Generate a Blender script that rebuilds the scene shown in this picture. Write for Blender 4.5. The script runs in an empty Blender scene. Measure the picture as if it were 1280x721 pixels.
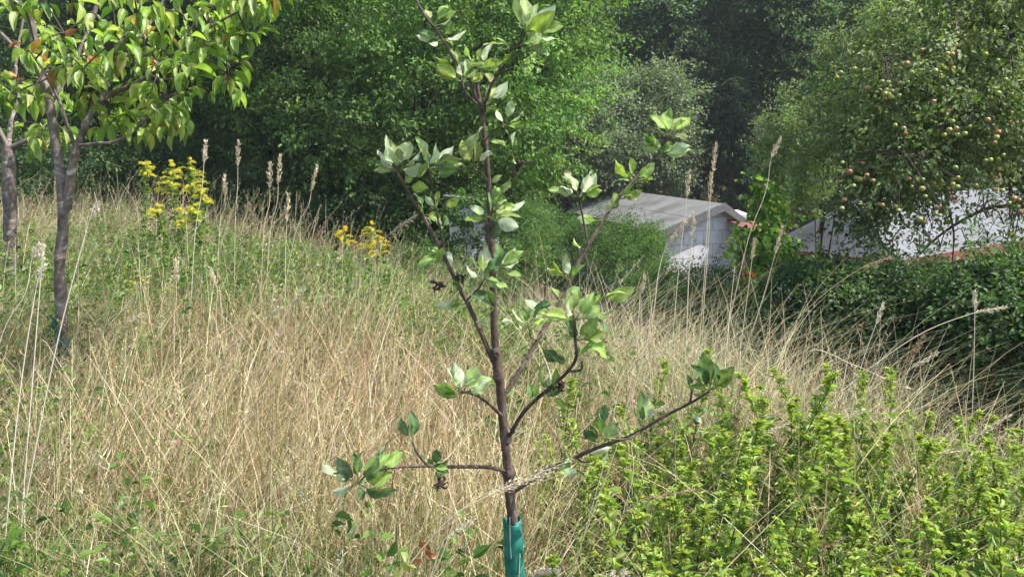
import bpy, math, random
import numpy as np
from mathutils import Vector
R = math.radians
S = bpy.context.scene
COL = S.collection
rng = np.random.default_rng(7)
random.seed(7)

# ------------------------------------------------------------------ camera
F = 1050.0; CZ = 1.6; PITCH = math.atan(180 / 1050.0)
cam_d = bpy.data.cameras.new('camera'); cam = bpy.data.objects.new('camera', cam_d); COL.objects.link(cam)
cam.location = (0, 0, CZ); cam.rotation_euler = (math.pi / 2 - PITCH, 0, 0)
cam_d.sensor_width = 36; cam_d.lens = 36 * F / 1280; cam_d.clip_start = .05; cam_d.clip_end = 600
cam_d.dof.use_dof = False
S.camera = cam

# ------------------------------------------------------------------ world and sun
SUN_AZ = R(101); SUN_EL = R(56)            # azimuth clockwise from +Y (the view direction)
w = bpy.data.worlds.new('World'); S.world = w; w.use_nodes = True
nt = w.node_tree; bg = nt.nodes['Background']
sky = nt.nodes.new('ShaderNodeTexSky'); sky.sky_type = 'NISHITA'; sky.sun_disc = False
sky.sun_elevation = SUN_EL; sky.sun_rotation = SUN_AZ; sky.air_density = 1.2; sky.dust_density = 2.5
nt.links.new(sky.outputs[0], bg.inputs[0]); bg.inputs[1].default_value = .15
sd = bpy.data.lights.new('sun', 'SUN'); sd.energy = 4.8; sd.angle = R(.6); sd.color = (1, .95, .86)
sun = bpy.data.objects.new('sun', sd); COL.objects.link(sun)
sv = Vector((math.sin(SUN_AZ) * math.cos(SUN_EL), math.cos(SUN_AZ) * math.cos(SUN_EL), math.sin(SUN_EL)))
sun.rotation_euler = (-sv).to_track_quat('-Z', 'Y').to_euler(); sun.location = (20, 10, 40)
S.view_settings.view_transform = 'Standard'; S.view_settings.look = 'None'
S.view_settings.exposure = .92; S.view_settings.gamma = 1
cy = S.cycles
cy.max_bounces = 8; cy.diffuse_bounces = 4; cy.glossy_bounces = 2; cy.transmission_bounces = 5; cy.transparent_max_bounces = 4
cy.use_adaptive_sampling = True; cy.adaptive_threshold = .03
cy.use_denoising = True; cy.sample_clamp_indirect = 4
S.render.use_persistent_data = False

# ------------------------------------------------------------------ helpers
def at(px, py, Y):
    """world point seen at photo pixel (px,py), at ground distance Y"""
    sx = (px - 640) / F; sy = (360.5 - py) / F
    c, s = math.cos(PITCH), math.sin(PITCH)
    d = Vector((sx, c + sy * s, -s + sy * c))
    return Vector((0, 0, CZ)) + d * (Y / d.y)

def sstep(x, a, b):
    t = np.clip((x - a) / (b - a), 0, 1); return t * t * (3 - 2 * t)

def G(x, y):
    """height of the ground"""
    x = np.asarray(x, float); y = np.asarray(y, float)
    s = .835 * (x - 1.3) + .55 * (y - 4)
    g = -2.1 * sstep(s, -.9, 5.2) - .7 * sstep(s, 5, 13)
    g = g + .05 * np.sin(x * .9 + 1) * np.sin(y * .7) + .03 * np.sin(x * 2.3 + y * 1.7)
    g = g + .34 * np.maximum(0, y - 34) * sstep(y, 34, 46)
    return g
def g1(x, y): return float(G(x, y))

def fbm(x, y, s=1.0, seed=0):
    v = 0; a = 1; tot = 0
    for k in range(4):
        p = seed * 3.7 + k * 5.1; fr = s * 1.9 ** k
        v = v + a * np.sin(x * fr + p + 1.7 * np.sin(y * fr * .8 + p)) * np.sin(y * fr * 1.1 + p * 1.3 + 1.3 * np.sin(x * fr * .7 - p))
        tot += a; a *= .6
    return v / tot

def tag(o, label=None, cat=None, group=None, kind=None):
    if label: o['label'] = label
    if cat: o['category'] = cat
    if group: o['group'] = group
    if kind: o['kind'] = kind
    return o
def empty(name, loc, label, cat, group=None):
    o = bpy.data.objects.new(name, None); COL.objects.link(o); o.location = loc; o.empty_display_size = .1
    return tag(o, label, cat, group)

class MB:
    """collects geometry, builds ONE mesh object; coordinates are world, moved into the parent's frame on build"""
    def __init__(s): s.v = []; s.f = []; s.c = []; s.n = 0
    def add(s, V, Fc, C=(1, 1, 1)):
        V = np.asarray(V, np.float32).reshape(-1, 3); Fc = np.asarray(Fc, np.int64)
        C = np.asarray(C, np.float32)
        if C.ndim == 1: C = np.tile(C, (len(V), 1))
        s.v.append(V); s.c.append(C); s.f.append(Fc + s.n); s.n += len(V)
    def build(s, name, mat, parent=None, smooth=True, mesh_only=False):
        V = np.concatenate(s.v); C = np.concatenate(s.c)
        if parent is not None and not mesh_only: V = V - np.array(ploc(parent), np.float32)
        me = bpy.data.meshes.new(name)
        me.vertices.add(len(V)); me.vertices.foreach_set('co', V.ravel())
        loops = np.concatenate([f.ravel() for f in s.f]); tots = np.concatenate([np.full(len(f), f.shape[1]) for f in s.f])
        starts = np.concatenate([[0], np.cumsum(tots)[:-1]])
        me.loops.add(len(loops)); me.loops.foreach_set('vertex_index', loops.astype(np.int32))
        me.polygons.add(len(tots)); me.polygons.foreach_set('loop_start', starts.astype(np.int32)); me.polygons.foreach_set('loop_total', tots.astype(np.int32))
        me.polygons.foreach_set('use_smooth', np.full(len(tots), smooth))
        a = me.color_attributes.new('col', 'FLOAT_COLOR', 'POINT')
        a.data.foreach_set('color', np.concatenate([C, np.ones((len(C), 1), np.float32)], 1).ravel())
        me.update(calc_edges=True)
        me.materials.append(mat)
        if mesh_only: return me
        o = bpy.data.objects.new(name, me); COL.objects.link(o)
        if parent is not None: o.parent = parent
        return o
def ploc(p):
    l = Vector((0, 0, 0))
    while p is not None: l = l + p.location; p = p.parent
    return l

def smooth_path(P, R_, sub=4):
    P = [np.array(p, float) for p in P]; n = len(P)
    if n < 3 or sub < 2: return np.array(P), np.array(R_, float)
    out = []; rr = []
    for i in range(n - 1):
        p0 = P[max(i - 1, 0)]; p1 = P[i]; p2 = P[i + 1]; p3 = P[min(i + 2, n - 1)]
        for k in range(sub):
            t = k / sub
            out.append(.5 * ((2 * p1) + (-p0 + p2) * t + (2 * p0 - 5 * p1 + 4 * p2 - p3) * t * t + (-p0 + 3 * p1 - 3 * p2 + p3) * t ** 3))
            rr.append(R_[i] * (1 - t) + R_[i + 1] * t)
    out.append(P[-1]); rr.append(R_[-1])
    return np.array(out), np.array(rr)

def tube(mb, P, R_, sides=8, sub=4, c=(1, 1, 1), rough=0.0, cap=True):
    P, R_ = smooth_path(P, R_, sub); n = len(P)
    T = np.gradient(P, axis=0); T /= np.linalg.norm(T, axis=1)[:, None] + 1e-9
    ref = np.array([.31, .95, .05]); 
    if abs(T[0] @ ref) > .9: ref = np.array([1., 0, 0])
    V = []
    for i in range(n):
        a = ref - T[i] * (ref @ T[i]); a /= np.linalg.norm(a) + 1e-9; ref = a; b = np.cross(T[i], a)
        th = np.arange(sides) * 2 * math.pi / sides
        r = R_[i] * (1 + (rng.normal(0, rough, sides) + rng.normal(0, rough)) if rough else 1)
        V.append(P[i] + (np.cos(th) * r)[:, None] * a + (np.sin(th) * r)[:, None] * b)
    V = np.array(V).reshape(-1, 3)
    i, j = np.meshgrid(np.arange(n - 1), np.arange(sides), indexing='ij'); j2 = (j + 1) % sides
    Fq = np.stack([i * sides + j, i * sides + j2, (i + 1) * sides + j2, (i + 1) * sides + j], -1).reshape(-1, 4)
    mb.add(V, Fq, c)
    if cap:
        V2 = np.concatenate([V[:sides], V[-sides:]])
        mb.add(V2, [list(range(sides))[::-1]], c) if False else None
        mb.add(V[-sides:], [list(range(sides))], c); mb.add(V[:sides], [list(range(sides))[::-1]], c)

def unit(v): return v / (np.linalg.norm(v, axis=-1, keepdims=True) + 1e-9)
# leaf templates: rows of (u along, v across, w up) and faces
def leaf_template(nu, nv, tip=1.0, fold=.25, curl=.2, wavy=0.0, peak=.82):
    V = []; 
    for i in range(nu + 1):
        u = i / nu
        wd = (math.sin(math.pi * min(1, u ** peak)) ** .72) * .5 if 0 < u < 1 else 0.0
        if u > .7: wd *= 1 - .3 * tip * (u - .7) / .3
        for j in range(nv + 1):
            v = (j / nv) * 2 - 1
            x = v * wd
            V.append((u, x, abs(x) * fold * 1.6 - curl * u * u + wavy * math.sin(u * 11 + v * 2) * abs(v)))
    i, j = np.meshgrid(np.arange(nu), np.arange(nv), indexing='ij'); q = nv + 1
    Fq = np.stack([i * q + j, (i + 1) * q + j, (i + 1) * q + j + 1, i * q + j + 1], -1).reshape(-1, 4)
    return np.array(V, float), Fq
T_FINE = leaf_template(7, 4, 1, .3, .22, .035)
T_MID = leaf_template(4, 2, 1, .35, .25)
# four-vertex kite folded along the middle (far leaves): 2 triangles sharing the midrib
T_FAR = (np.array([(0, 0, 0), (.42, -.30, .07), (1, 0, -.1), (.42, .30, .07)], float), np.array([[0, 1, 2, 3]]))
T_NARROW = (np.array([(0, 0, 0), (.35, -.5, .06), (1, 0, -.2), (.35, .5, .06)], float), np.array([[0, 1, 2, 3]]))

def leaves(mb, P, D, N, L, W, C, tmpl, vf=None, disp=None):
    """P base, D axis, N approx normal (n,3); L,W length,width (n,), C (n,3)"""
    n = len(P)
    if n == 0: return
    D = unit(D); B = unit(np.cross(N, D)); N = np.cross(D, B)
    V, Fq = tmpl
    X = P[:, None] + D[:, None] * (V[None, :, 0:1] * L[:, None, None]) + B[:, None] * (V[None, :, 1:2] * W[:, None, None]) + N[:, None] * (V[None, :, 2:3] * L[:, None, None])
    if disp is not None: X = X + N[:, None] * disp[None, :, None] * L[:, None, None]
    Fc = (Fq[None] + (np.arange(n) * len(V))[:, None, None]).reshape(-1, Fq.shape[1])
    Cv = np.repeat(C, len(V), 0)
    if vf is not None: Cv = np.clip(Cv * np.tile(vf, n)[:, None], 0, .85)
    mb.add(X.reshape(-1, 3), Fc, Cv)

def pick(pal, n, jit=.12):
    pal = np.array(pal, float); c = pal[rng.integers(0, len(pal), n)]
    return np.clip(c * (1 + rng.normal(0, jit, (n, 1))) * (1 + rng.normal(0, .05, (n, 3))), .003, .9)

# ------------------------------------------------------------------ materials
def mat(name, build):
    m = bpy.data.materials.new(name); m.use_nodes = True; n = m.node_tree.nodes; l = m.node_tree.links
    b = n['Principled BSDF']; build(m, n, l, b); return m
def noise(n, scale, detail=4, rough=.6):
    t = n.new('ShaderNodeTexNoise'); t.inputs['Scale'].default_value = scale; t.inputs['Detail'].default_value = detail; t.inputs['Roughness'].default_value = rough; return t
def ramp(n, l, src, stops):
    r = n.new('ShaderNodeValToRGB'); e = r.color_ramp.elements
    while len(e) < len(stops): e.new(.5)
    for k, (p, c) in enumerate(stops): e[k].position = p; e[k].color = (*c, 1)
    l.new(src, r.inputs[0]); return r
def leafmat(name, trans=.38, rough=.5, under=None, spec=.4, tcol=(1.5, 1.75, .7), mottling=0.0):
    def f(m, n, l, b):
        a = n.new('ShaderNodeAttribute'); a.attribute_name = 'col'; src = a.outputs['Color']
        if mottling:
            ns = noise(n, mottling, 3); tc = n.new('ShaderNodeTexCoord'); l.new(tc.outputs['Object'], ns.inputs['Vector'])
            mr = n.new('ShaderNodeMapRange'); mr.inputs['From Min'].default_value = .3; mr.inputs['From Max'].default_value = .7; mr.inputs['To Min'].default_value = .7; mr.inputs['To Max'].default_value = 1.35
            l.new(ns.outputs['Fac'], mr.inputs['Value'])
            vm = n.new('ShaderNodeVectorMath'); vm.operation = 'SCALE'; l.new(src, vm.inputs[0]); l.new(mr.outputs[0], vm.inputs['Scale']); src = vm.outputs[0]
        top = src
        if under:
            g = n.new('ShaderNodeNewGeometry'); mx = n.new('ShaderNodeMix'); mx.data_type = 'RGBA'
            vm2 = n.new('ShaderNodeMix'); vm2.data_type = 'RGBA'; vm2.inputs[0].default_value = .55
            l.new(src, vm2.inputs[6]); vm2.inputs[7].default_value = (*under, 1)
            l.new(g.outputs['Backfacing'], mx.inputs[0]); l.new(src, mx.inputs[6]); l.new(vm2.outputs[2], mx.inputs[7]); top = mx.outputs[2]
        l.new(top, b.inputs['Base Color']); b.inputs['Roughness'].default_value = rough; b.inputs['Specular IOR Level'].default_value = spec
        tr = n.new('ShaderNodeBsdfTranslucent'); vm = n.new('ShaderNodeVectorMath'); vm.operation = 'MULTIPLY'
        l.new(src, vm.inputs[0]); vm.inputs[1].default_value = tcol; l.new(vm.outputs[0], tr.inputs[0])
        ms = n.new('ShaderNodeMixShader'); ms.inputs[0].default_value = trans
        l.new(b.outputs[0], ms.inputs[1]); l.new(tr.outputs[0], ms.inputs[2]); l.new(ms.outputs[0], n['Material Output'].inputs[0])
    return mat(name, f)
M = {}
M['foliage'] = leafmat('foliage', .36, .52, spec=.3)
M['foliage_far'] = leafmat('foliage_far', .28, .55, spec=.3)
M['apple_leaf'] = leafmat('apple_leaf', .32, .6, under=(.5, .56, .42), spec=.22, mottling=42, tcol=(1.4, 1.5, .8))
M['cherry_leaf'] = leafmat('cherry_leaf', .42, .4, spec=.5, mottling=14)
M['weed_leaf'] = leafmat('weed_leaf', .36, .45, spec=.4)
M['grass'] = leafmat('grass', .22, .6, spec=.3, tcol=(1.2, 1.2, .9))
M['petal'] = leafmat('petal', .3, .6, tcol=(1.2, 1.1, .6))
def _bark(scale, stops, bump=.4, lent=False):
    def f(m, n, l, b):
        tc = n.new('ShaderNodeTexCoord'); mp = n.new('ShaderNodeMapping'); l.new(tc.outputs['Object'], mp.inputs[0])
        mp.inputs['Scale'].default_value = (1, 1, 1.15 if lent else .45)
        ns = noise(n, scale, 6, .65); ns.inputs['Distortion'].default_value = 1.2 if lent else .3; l.new(mp.outputs[0], ns.inputs['Vector'])
        r = ramp(n, l, ns.outputs['Fac'], stops); l.new(r.outputs[0], b.inputs['Base Color']); b.inputs['Roughness'].default_value = .8
        bp = n.new('ShaderNodeBump'); bp.inputs['Strength'].default_value = bump; bp.inputs['Distance'].default_value = .01
        l.new(ns.outputs['Fac'], bp.inputs['Height']); l.new(bp.outputs[0], b.inputs['Normal'])
    return f
M['sapling_bark'] = mat('sapling_bark', _bark(60, [(.3, (.03, .02, .017)), (.5, (.075, .05, .04)), (.62, (.13, .092, .074)), (.76, (.3, .24, .2))], .5))
M['cherry_bark'] = mat('cherry_bark', _bark(11, [(.3, (.05, .038, .034)), (.46, (.12, .095, .085)), (.58, (.2, .17, .15)), (.68, (.45, .43, .39))], .7, True))
M['dark_bark'] = mat('dark_bark', _bark(20, [(.3, (.02, .016, .013)), (.6, (.06, .048, .038)), (.85, (.12, .1, .08))], .6))
def _ground(m, n, l, b):
    tc = n.new('ShaderNodeTexCoord'); a = noise(n, .7, 6); l.new(tc.outputs['Object'], a.inputs['Vector'])
    r = ramp(n, l, a.outputs['Fac'], [(.3, (.05, .045, .022)), (.5, (.13, .10, .05)), (.7, (.07, .085, .03))]); 
    b2 = noise(n, 30, 5); l.new(tc.outputs['Object'], b2.inputs['Vector'])
    mx = n.new('ShaderNodeMix'); mx.data_type = 'RGBA'; mx.blend_type = 'MULTIPLY'; mx.inputs[0].default_value = .7
    l.new(r.outputs[0], mx.inputs[6]); l.new(b2.outputs['Color'], mx.inputs[7]); l.new(mx.outputs[2], b.inputs['Base Color'])
    b.inputs['Roughness'].default_value = .95
    bp = n.new('ShaderNodeBump'); bp.inputs['Strength'].default_value = .8; bp.inputs['Distance'].default_value = .03; l.new(b2.outputs['Fac'], bp.inputs['Height']); l.new(bp.outputs[0], b.inputs['Normal'])
M['ground'] = mat('ground', _ground)
def _plain(c, rough=.6, sc=12, var=.25, spec=.4, metal=0):
    def f(m, n, l, b):
        tc = n.new('ShaderNodeTexCoord'); a = noise(n, sc, 5); l.new(tc.outputs['Object'], a.inputs['Vector'])
        r = ramp(n, l, a.outputs['Fac'], [(.3, tuple(x * (1 - var) for x in c)), (.7, tuple(min(.9, x * (1 + var)) for x in c))])
        l.new(r.outputs[0], b.inputs['Base Color']); b.inputs['Roughness'].default_value = rough; b.inputs['Specular IOR Level'].default_value = spec; b.inputs['Metallic'].default_value = metal
    return f
def _wallblocks(m, n, l, b):
    tc = n.new('ShaderNodeTexCoord'); mp = n.new('ShaderNodeMapping'); l.new(tc.outputs['UV'], mp.inputs[0])
    br = n.new('ShaderNodeTexBrick'); l.new(mp.outputs[0], br.inputs[0]); br.inputs['Scale'].default_value = 1
    br.inputs['Brick Width'].default_value = .62; br.inputs['Row Height'].default_value = .36; br.inputs['Mortar Size'].default_value = .012
    br.inputs['Color1'].default_value = (.74, .74, .76, 1); br.inputs['Color2'].default_value = (.66, .67, .7, 1); br.inputs['Mortar'].default_value = (.42, .42, .44, 1)
    a = noise(n, 3, 5); l.new(tc.outputs['Object'], a.inputs['Vector'])
    r = ramp(n, l, a.outputs['Fac'], [(.3, (.7, .7, .7)), (.6, (1, 1, 1))])
    mx = n.new('ShaderNodeMix'); mx.data_type = 'RGBA'; mx.blend_type = 'MULTIPLY'; mx.inputs[0].default_value = 1
    l.new(br.outputs[0], mx.inputs[6]); l.new(r.outputs[0], mx.inputs[7]); l.new(mx.outputs[2], b.inputs['Base Color']); b.inputs['Roughness'].default_value = .8
M['wall_blocks'] = mat('wall_blocks', _wallblocks)
def _roof(c1, c2, pw, ph, line):
    def f(m, n, l, b):
        tc = n.new('ShaderNodeTexCoord'); br = n.new('ShaderNodeTexBrick'); l.new(tc.outputs['UV'], br.inputs[0]); br.inputs['Scale'].default_value = 1
        br.inputs['Brick Width'].default_value = pw; br.inputs['Row Height'].default_value = ph; br.inputs['Mortar Size'].default_value = .015; br.offset = 0
        br.inputs['Color1'].default_value = (*c1, 1); br.inputs['Color2'].default_value = (*c2, 1); br.inputs['Mortar'].default_value = (*line, 1)
        a = noise(n, 1.3, 6); l.new(tc.outputs['Object'], a.inputs['Vector'])
        r = ramp(n, l, a.outputs['Fac'], [(.33, (.45, .46, .40)), (.48, (.8, .79, .76)), (.68, (1, 1, 1))])
        mx = n.new('ShaderNodeMix'); mx.data_type = 'RGBA'; mx.blend_type = 'MULTIPLY'; mx.inputs[0].default_value = 1
        l.new(br.outputs[0], mx.inputs[6]); l.new(r.outputs[0], mx.inputs[7]); l.new(mx.outputs[2], b.inputs['Base Color']); b.inputs['Roughness'].default_value = .75
    return f
M['roof_grey'] = mat('roof_grey', _roof((.21, .21, .215), (.175, .175, .18), 1.1, 1.0, (.05, .05, .05)))
M['roof_white'] = mat('roof_white', _roof((.155, .165, .19), (.125, .135, .16), .9, 1.1, (.09, .095, .11)))
M['fascia'] = mat('fascia', _plain((.14, .135, .14), .7))
M['white_paint'] = mat('white_paint', _plain((.72, .72, .74), .6, 3, .1))
M['red_brown'] = mat('red_brown', _plain((.17, .06, .05), .7, 8, .3))
M['brick_wall'] = mat('brick_wall', _plain((.22, .12, .09), .85, 6, .3))
M['guard'] = mat('guard', _plain((.018, .17, .135), .5, 40, .4, .4))
M['guard_edge'] = mat('guard_edge', _plain((.01, .05, .045), .5))
M['wire'] = mat('wire', _plain((.55, .55, .5), .4))
M['dead'] = mat('dead', _plain((.05, .035, .028), .9, 60, .4))
def _apple(m, n, l, b):
    a = n.new('ShaderNodeAttribute'); a.attribute_name = 'col'; l.new(a.outputs['Color'], b.inputs['Base Color']); b.inputs['Roughness'].default_value = .35
M['apple'] = mat('apple', _apple)
def _seed(m, n, l, b):
    a = n.new('ShaderNodeAttribute'); a.attribute_name = 'col'; l.new(a.outputs['Color'], b.inputs['Base Color']); b.inputs['Roughness'].default_value = .8
M['seed'] = mat('seed', _seed)

# ------------------------------------------------------------------ ground: one sheet
xs = np.concatenate([np.linspace(-160, -22, 24), np.linspace(-20, 22, 106), np.linspace(24, 160, 24)])
ys = np.concatenate([np.linspace(-60, -2, 12), np.linspace(-1, 40, 104), np.linspace(42, 70, 15), np.linspace(75, 200, 12)])
gx, gy = np.meshgrid(xs, ys, indexing='ij')
gz = G(gx, gy); gz = np.where(gy > 70, G(gx, 70 + 0 * gy) + .1 * (gy - 70), gz)
mb = MB(); ni, nj = gx.shape; i, j = np.meshgrid(np.arange(ni - 1), np.arange(nj - 1), indexing='ij')
mb.add(np.stack([gx, gy, gz], -1).reshape(-1, 3), np.stack([i * nj + j, (i + 1) * nj + j, (i + 1) * nj + j + 1, i * nj + j + 1], -1).reshape(-1, 4))
tag(mb.build('ground', M['ground']), 'rough meadow ground falling away towards the sheds', None, None, 'structure')

# ------------------------------------------------------------------ buildings
def poly(o_verts, faces, name, m, parent, uv=None):
    me = bpy.data.meshes.new(name); p = ploc(parent)
    me.from_pydata([tuple(Vector(v) - p) for v in o_verts], [], faces); me.materials.append(m)
    if uv:
        u = me.uv_layers.new()
        for pl in me.polygons:
            for li in pl.loop_indices: u.data[li].uv = uv(Vector(o_verts[me.loops[li].vertex_index]), pl)
    o = bpy.data.objects.new(name, me); COL.objects.link(o); o.parent = parent; return o
def slab(quad, th, name, m, parent, uvaxes=None):
    """thick panel under a quad"""
    q = [Vector(v) for v in quad]; nrm = (q[1] - q[0]).cross(q[3] - q[0]).normalized()
    if nrm.z < 0: q = q[::-1]; nrm = -nrm
    low = [v - nrm * th for v in q]; vs = q + low; n = len(q)
    fs = [list(range(n)), list(range(2 * n - 1, n - 1, -1))] + [[k, k + n, (k + 1) % n + n, (k + 1) % n] for k in range(n)]
    a = (q[1] - q[0]).normalized(); b_ = nrm.cross(a)
    return poly(vs, fs, name, m, parent, lambda v, pl: ((v - q[0]).dot(a), (v - q[0]).dot(b_)))
def prism(profile, depth_vec, name, m, parent, uv=None):
    n = len(profile); P0 = [Vector(p) for p in profile]; P1 = [p + depth_vec for p in P0]
    fs = [list(range(n)), list(range(2 * n - 1, n - 1, -1))] + [[k, k + n, (k + 1) % n + n, (k + 1) % n] for k in range(n)]
    return poly(P0 + P1, fs, name, m, parent, uv)
# shed with the white block gable
A = at(903, 254, 22); rd = Vector((-.264, .964, 0)).normalized(); pr = Vector((rd.y, -rd.x, 0)); up = Vector((0, 0, 1))
gb = -2.85
shed = empty('garden_shed', (A.x, A.y, gb), 'white block-walled garden shed with a long grey pitched roof, gable towards the meadow', 'shed')
def P(u, v, z): return A + pr * u + rd * v + up * z
bot = gb - A.z
prof = [P(-1.55, .12, bot), P(.52, .12, bot), P(.52, .12, -.42), P(0, .12, -.09), P(-1.55, .12, -.66)]
prism(prof, rd * 6.8, 'wall', M['wall_blocks'], shed, lambda v, pl: ((v - A).dot(pr) + .3 * math.sin((v - A).z * 3), (v - A).z))
slab([P(0, -.1, 0), P(0, 7.1, 0), P(-1.85, 7.1, -.7), P(-1.85, -.1, -.7)], .07, 'roof', M['roof_grey'], shed)
slab([P(.004, -.1, 0), P(.004, 7.1, 0), P(.68, 7.1, -.46), P(.68, -.1, -.46)], .07, 'roof', M['roof_grey'], shed)
prism([P(0, -.14, .02), P(-1.87, -.14, -.69), P(-1.87, -.14, -.9), P(0, -.14, -.2)], rd * .035, 'fascia_board', M['fascia'], shed)
prism([P(.003, -.14, .02), P(.7, -.14, -.46), P(.7, -.14, -.64), P(.003, -.14, -.2)], rd * .035, 'fascia_board', M['fascia'], shed)
prism([P(.44, .09, bot), P(.54, .09, bot), P(.54, .09, -.5), P(.44, .09, -.45)], rd * .026, 'corner_trim', M['white_paint'], shed)
aw = slab([P(.2, -.75, -.62), P(1.5, -.75, -.78), P(1.5, 0.05, -.55), P(.2, 0.05, -.42)], .05, 'awning', M['red_brown'], shed)
slab([P(.52, .4, -.32), P(1.1, .4, -.36), P(1.1, 1.1, -.28), P(.52, 1.1, -.26)], .09, 'awning_cover', M['white_paint'], shed)
for u in (.25, 1.42):
    prism([P(u, -.7, bot), P(u + .07, -.7, bot), P(u + .07, -.7, -.7), P(u, -.7, -.7)], rd * .07, 'awning_post', M['red_brown'], shed)
# long building with the pale hipped roof
A2 = at(1118, 327, 15.0); e1 = Vector((.785, .62, 0)); e2 = Vector((-.62, .785, 0)); L1 = 8.5; L2 = 2.8; H = 1.02
b2 = empty('outbuilding', (A2.x, A2.y, -2.8), 'long low outbuilding with a pale roof and red-brown eaves behind the apple tree', 'building')
def Q(u, v, z): return A2 + e1 * u + e2 * v + up * z
prism([Q(.25, .25, -2.8 - A2.z), Q(L1 - .25, .25, -2.8 - A2.z), Q(L1 - .25, .25, -.1), Q(.25, .25, -.1)], e2 * (L2 - .5), 'wall', M['brick_wall'], b2)
r0 = Q(1.1, L2 / 2, H); r1 = Q(L1, L2 / 2, H)
slab([Q(0, 0, 0), Q(L1, 0, 0), r1, r0], .05, 'roof', M['roof_white'], b2)
slab([Q(0, L2, 0), Q(L1, L2, 0), r1, r0], .05, 'roof', M['roof_white'], b2)
slab([Q(0, 0, 0), r0, Q(0, L2, 0)], .05, 'roof', M['roof_white'], b2) if False else poly([Q(0, 0, 0), r0, Q(0, L2, 0), Q(.02, .05, -.05), Q(1.1, L2 / 2, H - .05), Q(.02, L2 - .05, -.05)], [[0, 1, 2], [5, 4, 3], [0, 2, 5, 3]], 'roof', M['roof_white'], b2)
prism([Q(-.03, -.03, .01), Q(L1, -.03, .01), Q(L1, -.03, -.2), Q(-.03, -.03, -.2)], e2 * .03, 'fascia_board', M['red_brown'], b2)
prism([Q(-.035, 0.002, .01), Q(-.035, L2, .01), Q(-.035, L2, -.2), Q(-.035, 0.002, -.2)], e1 * .03, 'fascia_board', M['red_brown'], b2)
# small white hut glimpsed behind the sapling's trunk
A3 = at(592, 246, 15.9); b3 = empty('garden_hut', (A3.x, A3.y, -2.2), 'small white hut glimpsed through bushes behind the sapling trunk', 'hut')
hx = .46
prism([A3 + Vector((-hx, 0, -2.2 - A3.z)), A3 + Vector((hx, 0, -2.2 - A3.z)), A3 + Vector((hx, 0, -.14)), A3 + Vector((-hx, 0, -.05))], Vector((0, 1.4, 0)), 'wall', M['white_paint'], b3)
slab([A3 + Vector((-hx - .12, -.15, 0.03)), A3 + Vector((hx + .12, -.15, -.09)), A3 + Vector((hx + .12, 1.6, -.09)), A3 + Vector((-hx - .12, 1.6, 0.03))], .06, 'roof', M['roof_grey'], b3)

# ------------------------------------------------------------------ crowns
def crown(mb, lobes, n_clump, per, L, pal, clump_r=.35, flat=.55, tmpl=T_FAR, wl=.95, shell=.62, droop=.25, nz=.75, hole=.0, seed=1, sprays=False):
    """leaf clumps spread through a set of ellipsoids (c, r3)."""
    C = np.array([l[0] for l in lobes], float); Rr = np.array([l[1] for l in lobes], float)
    vol = (Rr[:, 0] * Rr[:, 1] * Rr[:, 2]) ** .67; k = rng.choice(len(C), n_clump, p=vol / vol.sum())
    d = unit(rng.normal(0, 1, (n_clump, 3))); rad = shell + (1.06 - shell) * rng.random(n_clump) ** .7
    cen = C[k] + d * Rr[k] * rad[:, None]
    out = unit(d / Rr[k])
    # uneven outline: push clumps in or out with a coarse noise
    push = fbm(cen[:, 0] * 1.3 + cen[:, 2], cen[:, 1] * 1.3 - cen[:, 2] * .8, .9, seed)
    cen = cen + d * (push * .22 * Rr[k].mean(1))[:, None]
    if hole:
        keep = fbm(cen[:, 0] + 5, cen[:, 2] * 1.1 + cen[:, 1] * .3, 1.7, seed + 3) > -.55 + (hole - .3)
        cen = cen[keep]; out = out[keep]; k = k[keep]; n_clump = len(cen)
    cs = rng.uniform(.6, 1.4, n_clump) * clump_r
    tint = pick(pal, n_clump, .14) * rng.uniform(.78, 1.28, (len(C), 1))[k]
    sh = rng.random(n_clump) < .12; cen = cen + out * (sh * rng.uniform(.5, 1.3, n_clump) * clump_r * 1.3)[:, None]
    idx = np.repeat(np.arange(n_clump), per); n = len(idx)
    # each clump is a spray: leaves along an outward, slightly drooping axis
    ax = unit(out * np.array([1, 1, .55]) + rng.normal(0, .45, (n_clump, 3)) + np.array([0, 0, .15 - droop]))
    t = rng.uniform(-1, 1, n) * cs[idx] * np.where(sh, 1.9, 1)[idx]
    off = rng.normal(0, 1, (n, 3)) * (cs * np.where(sh, .4, 1))[idx][:, None] * np.array([.5, .5, .5 * flat])
    Pn = cen[idx] + ax[idx] * t[:, None] + off
    D = unit(ax[idx] * .8 + rng.normal(0, .75, (n, 3)) + np.array([0, 0, -droop]))
    N = unit(out[idx] * (1 - nz) + np.array([0, 0, 1]) * nz + rng.normal(0, .42, (n, 3)))
    ln = L * rng.uniform(.65, 1.25, n)
    col = np.clip(tint[idx] * (1 + rng.normal(0, .16, (n, 1))), .003, .8)
    leaves(mb, Pn, D, N, ln, ln * wl, col, tmpl)
    return cen

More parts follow.
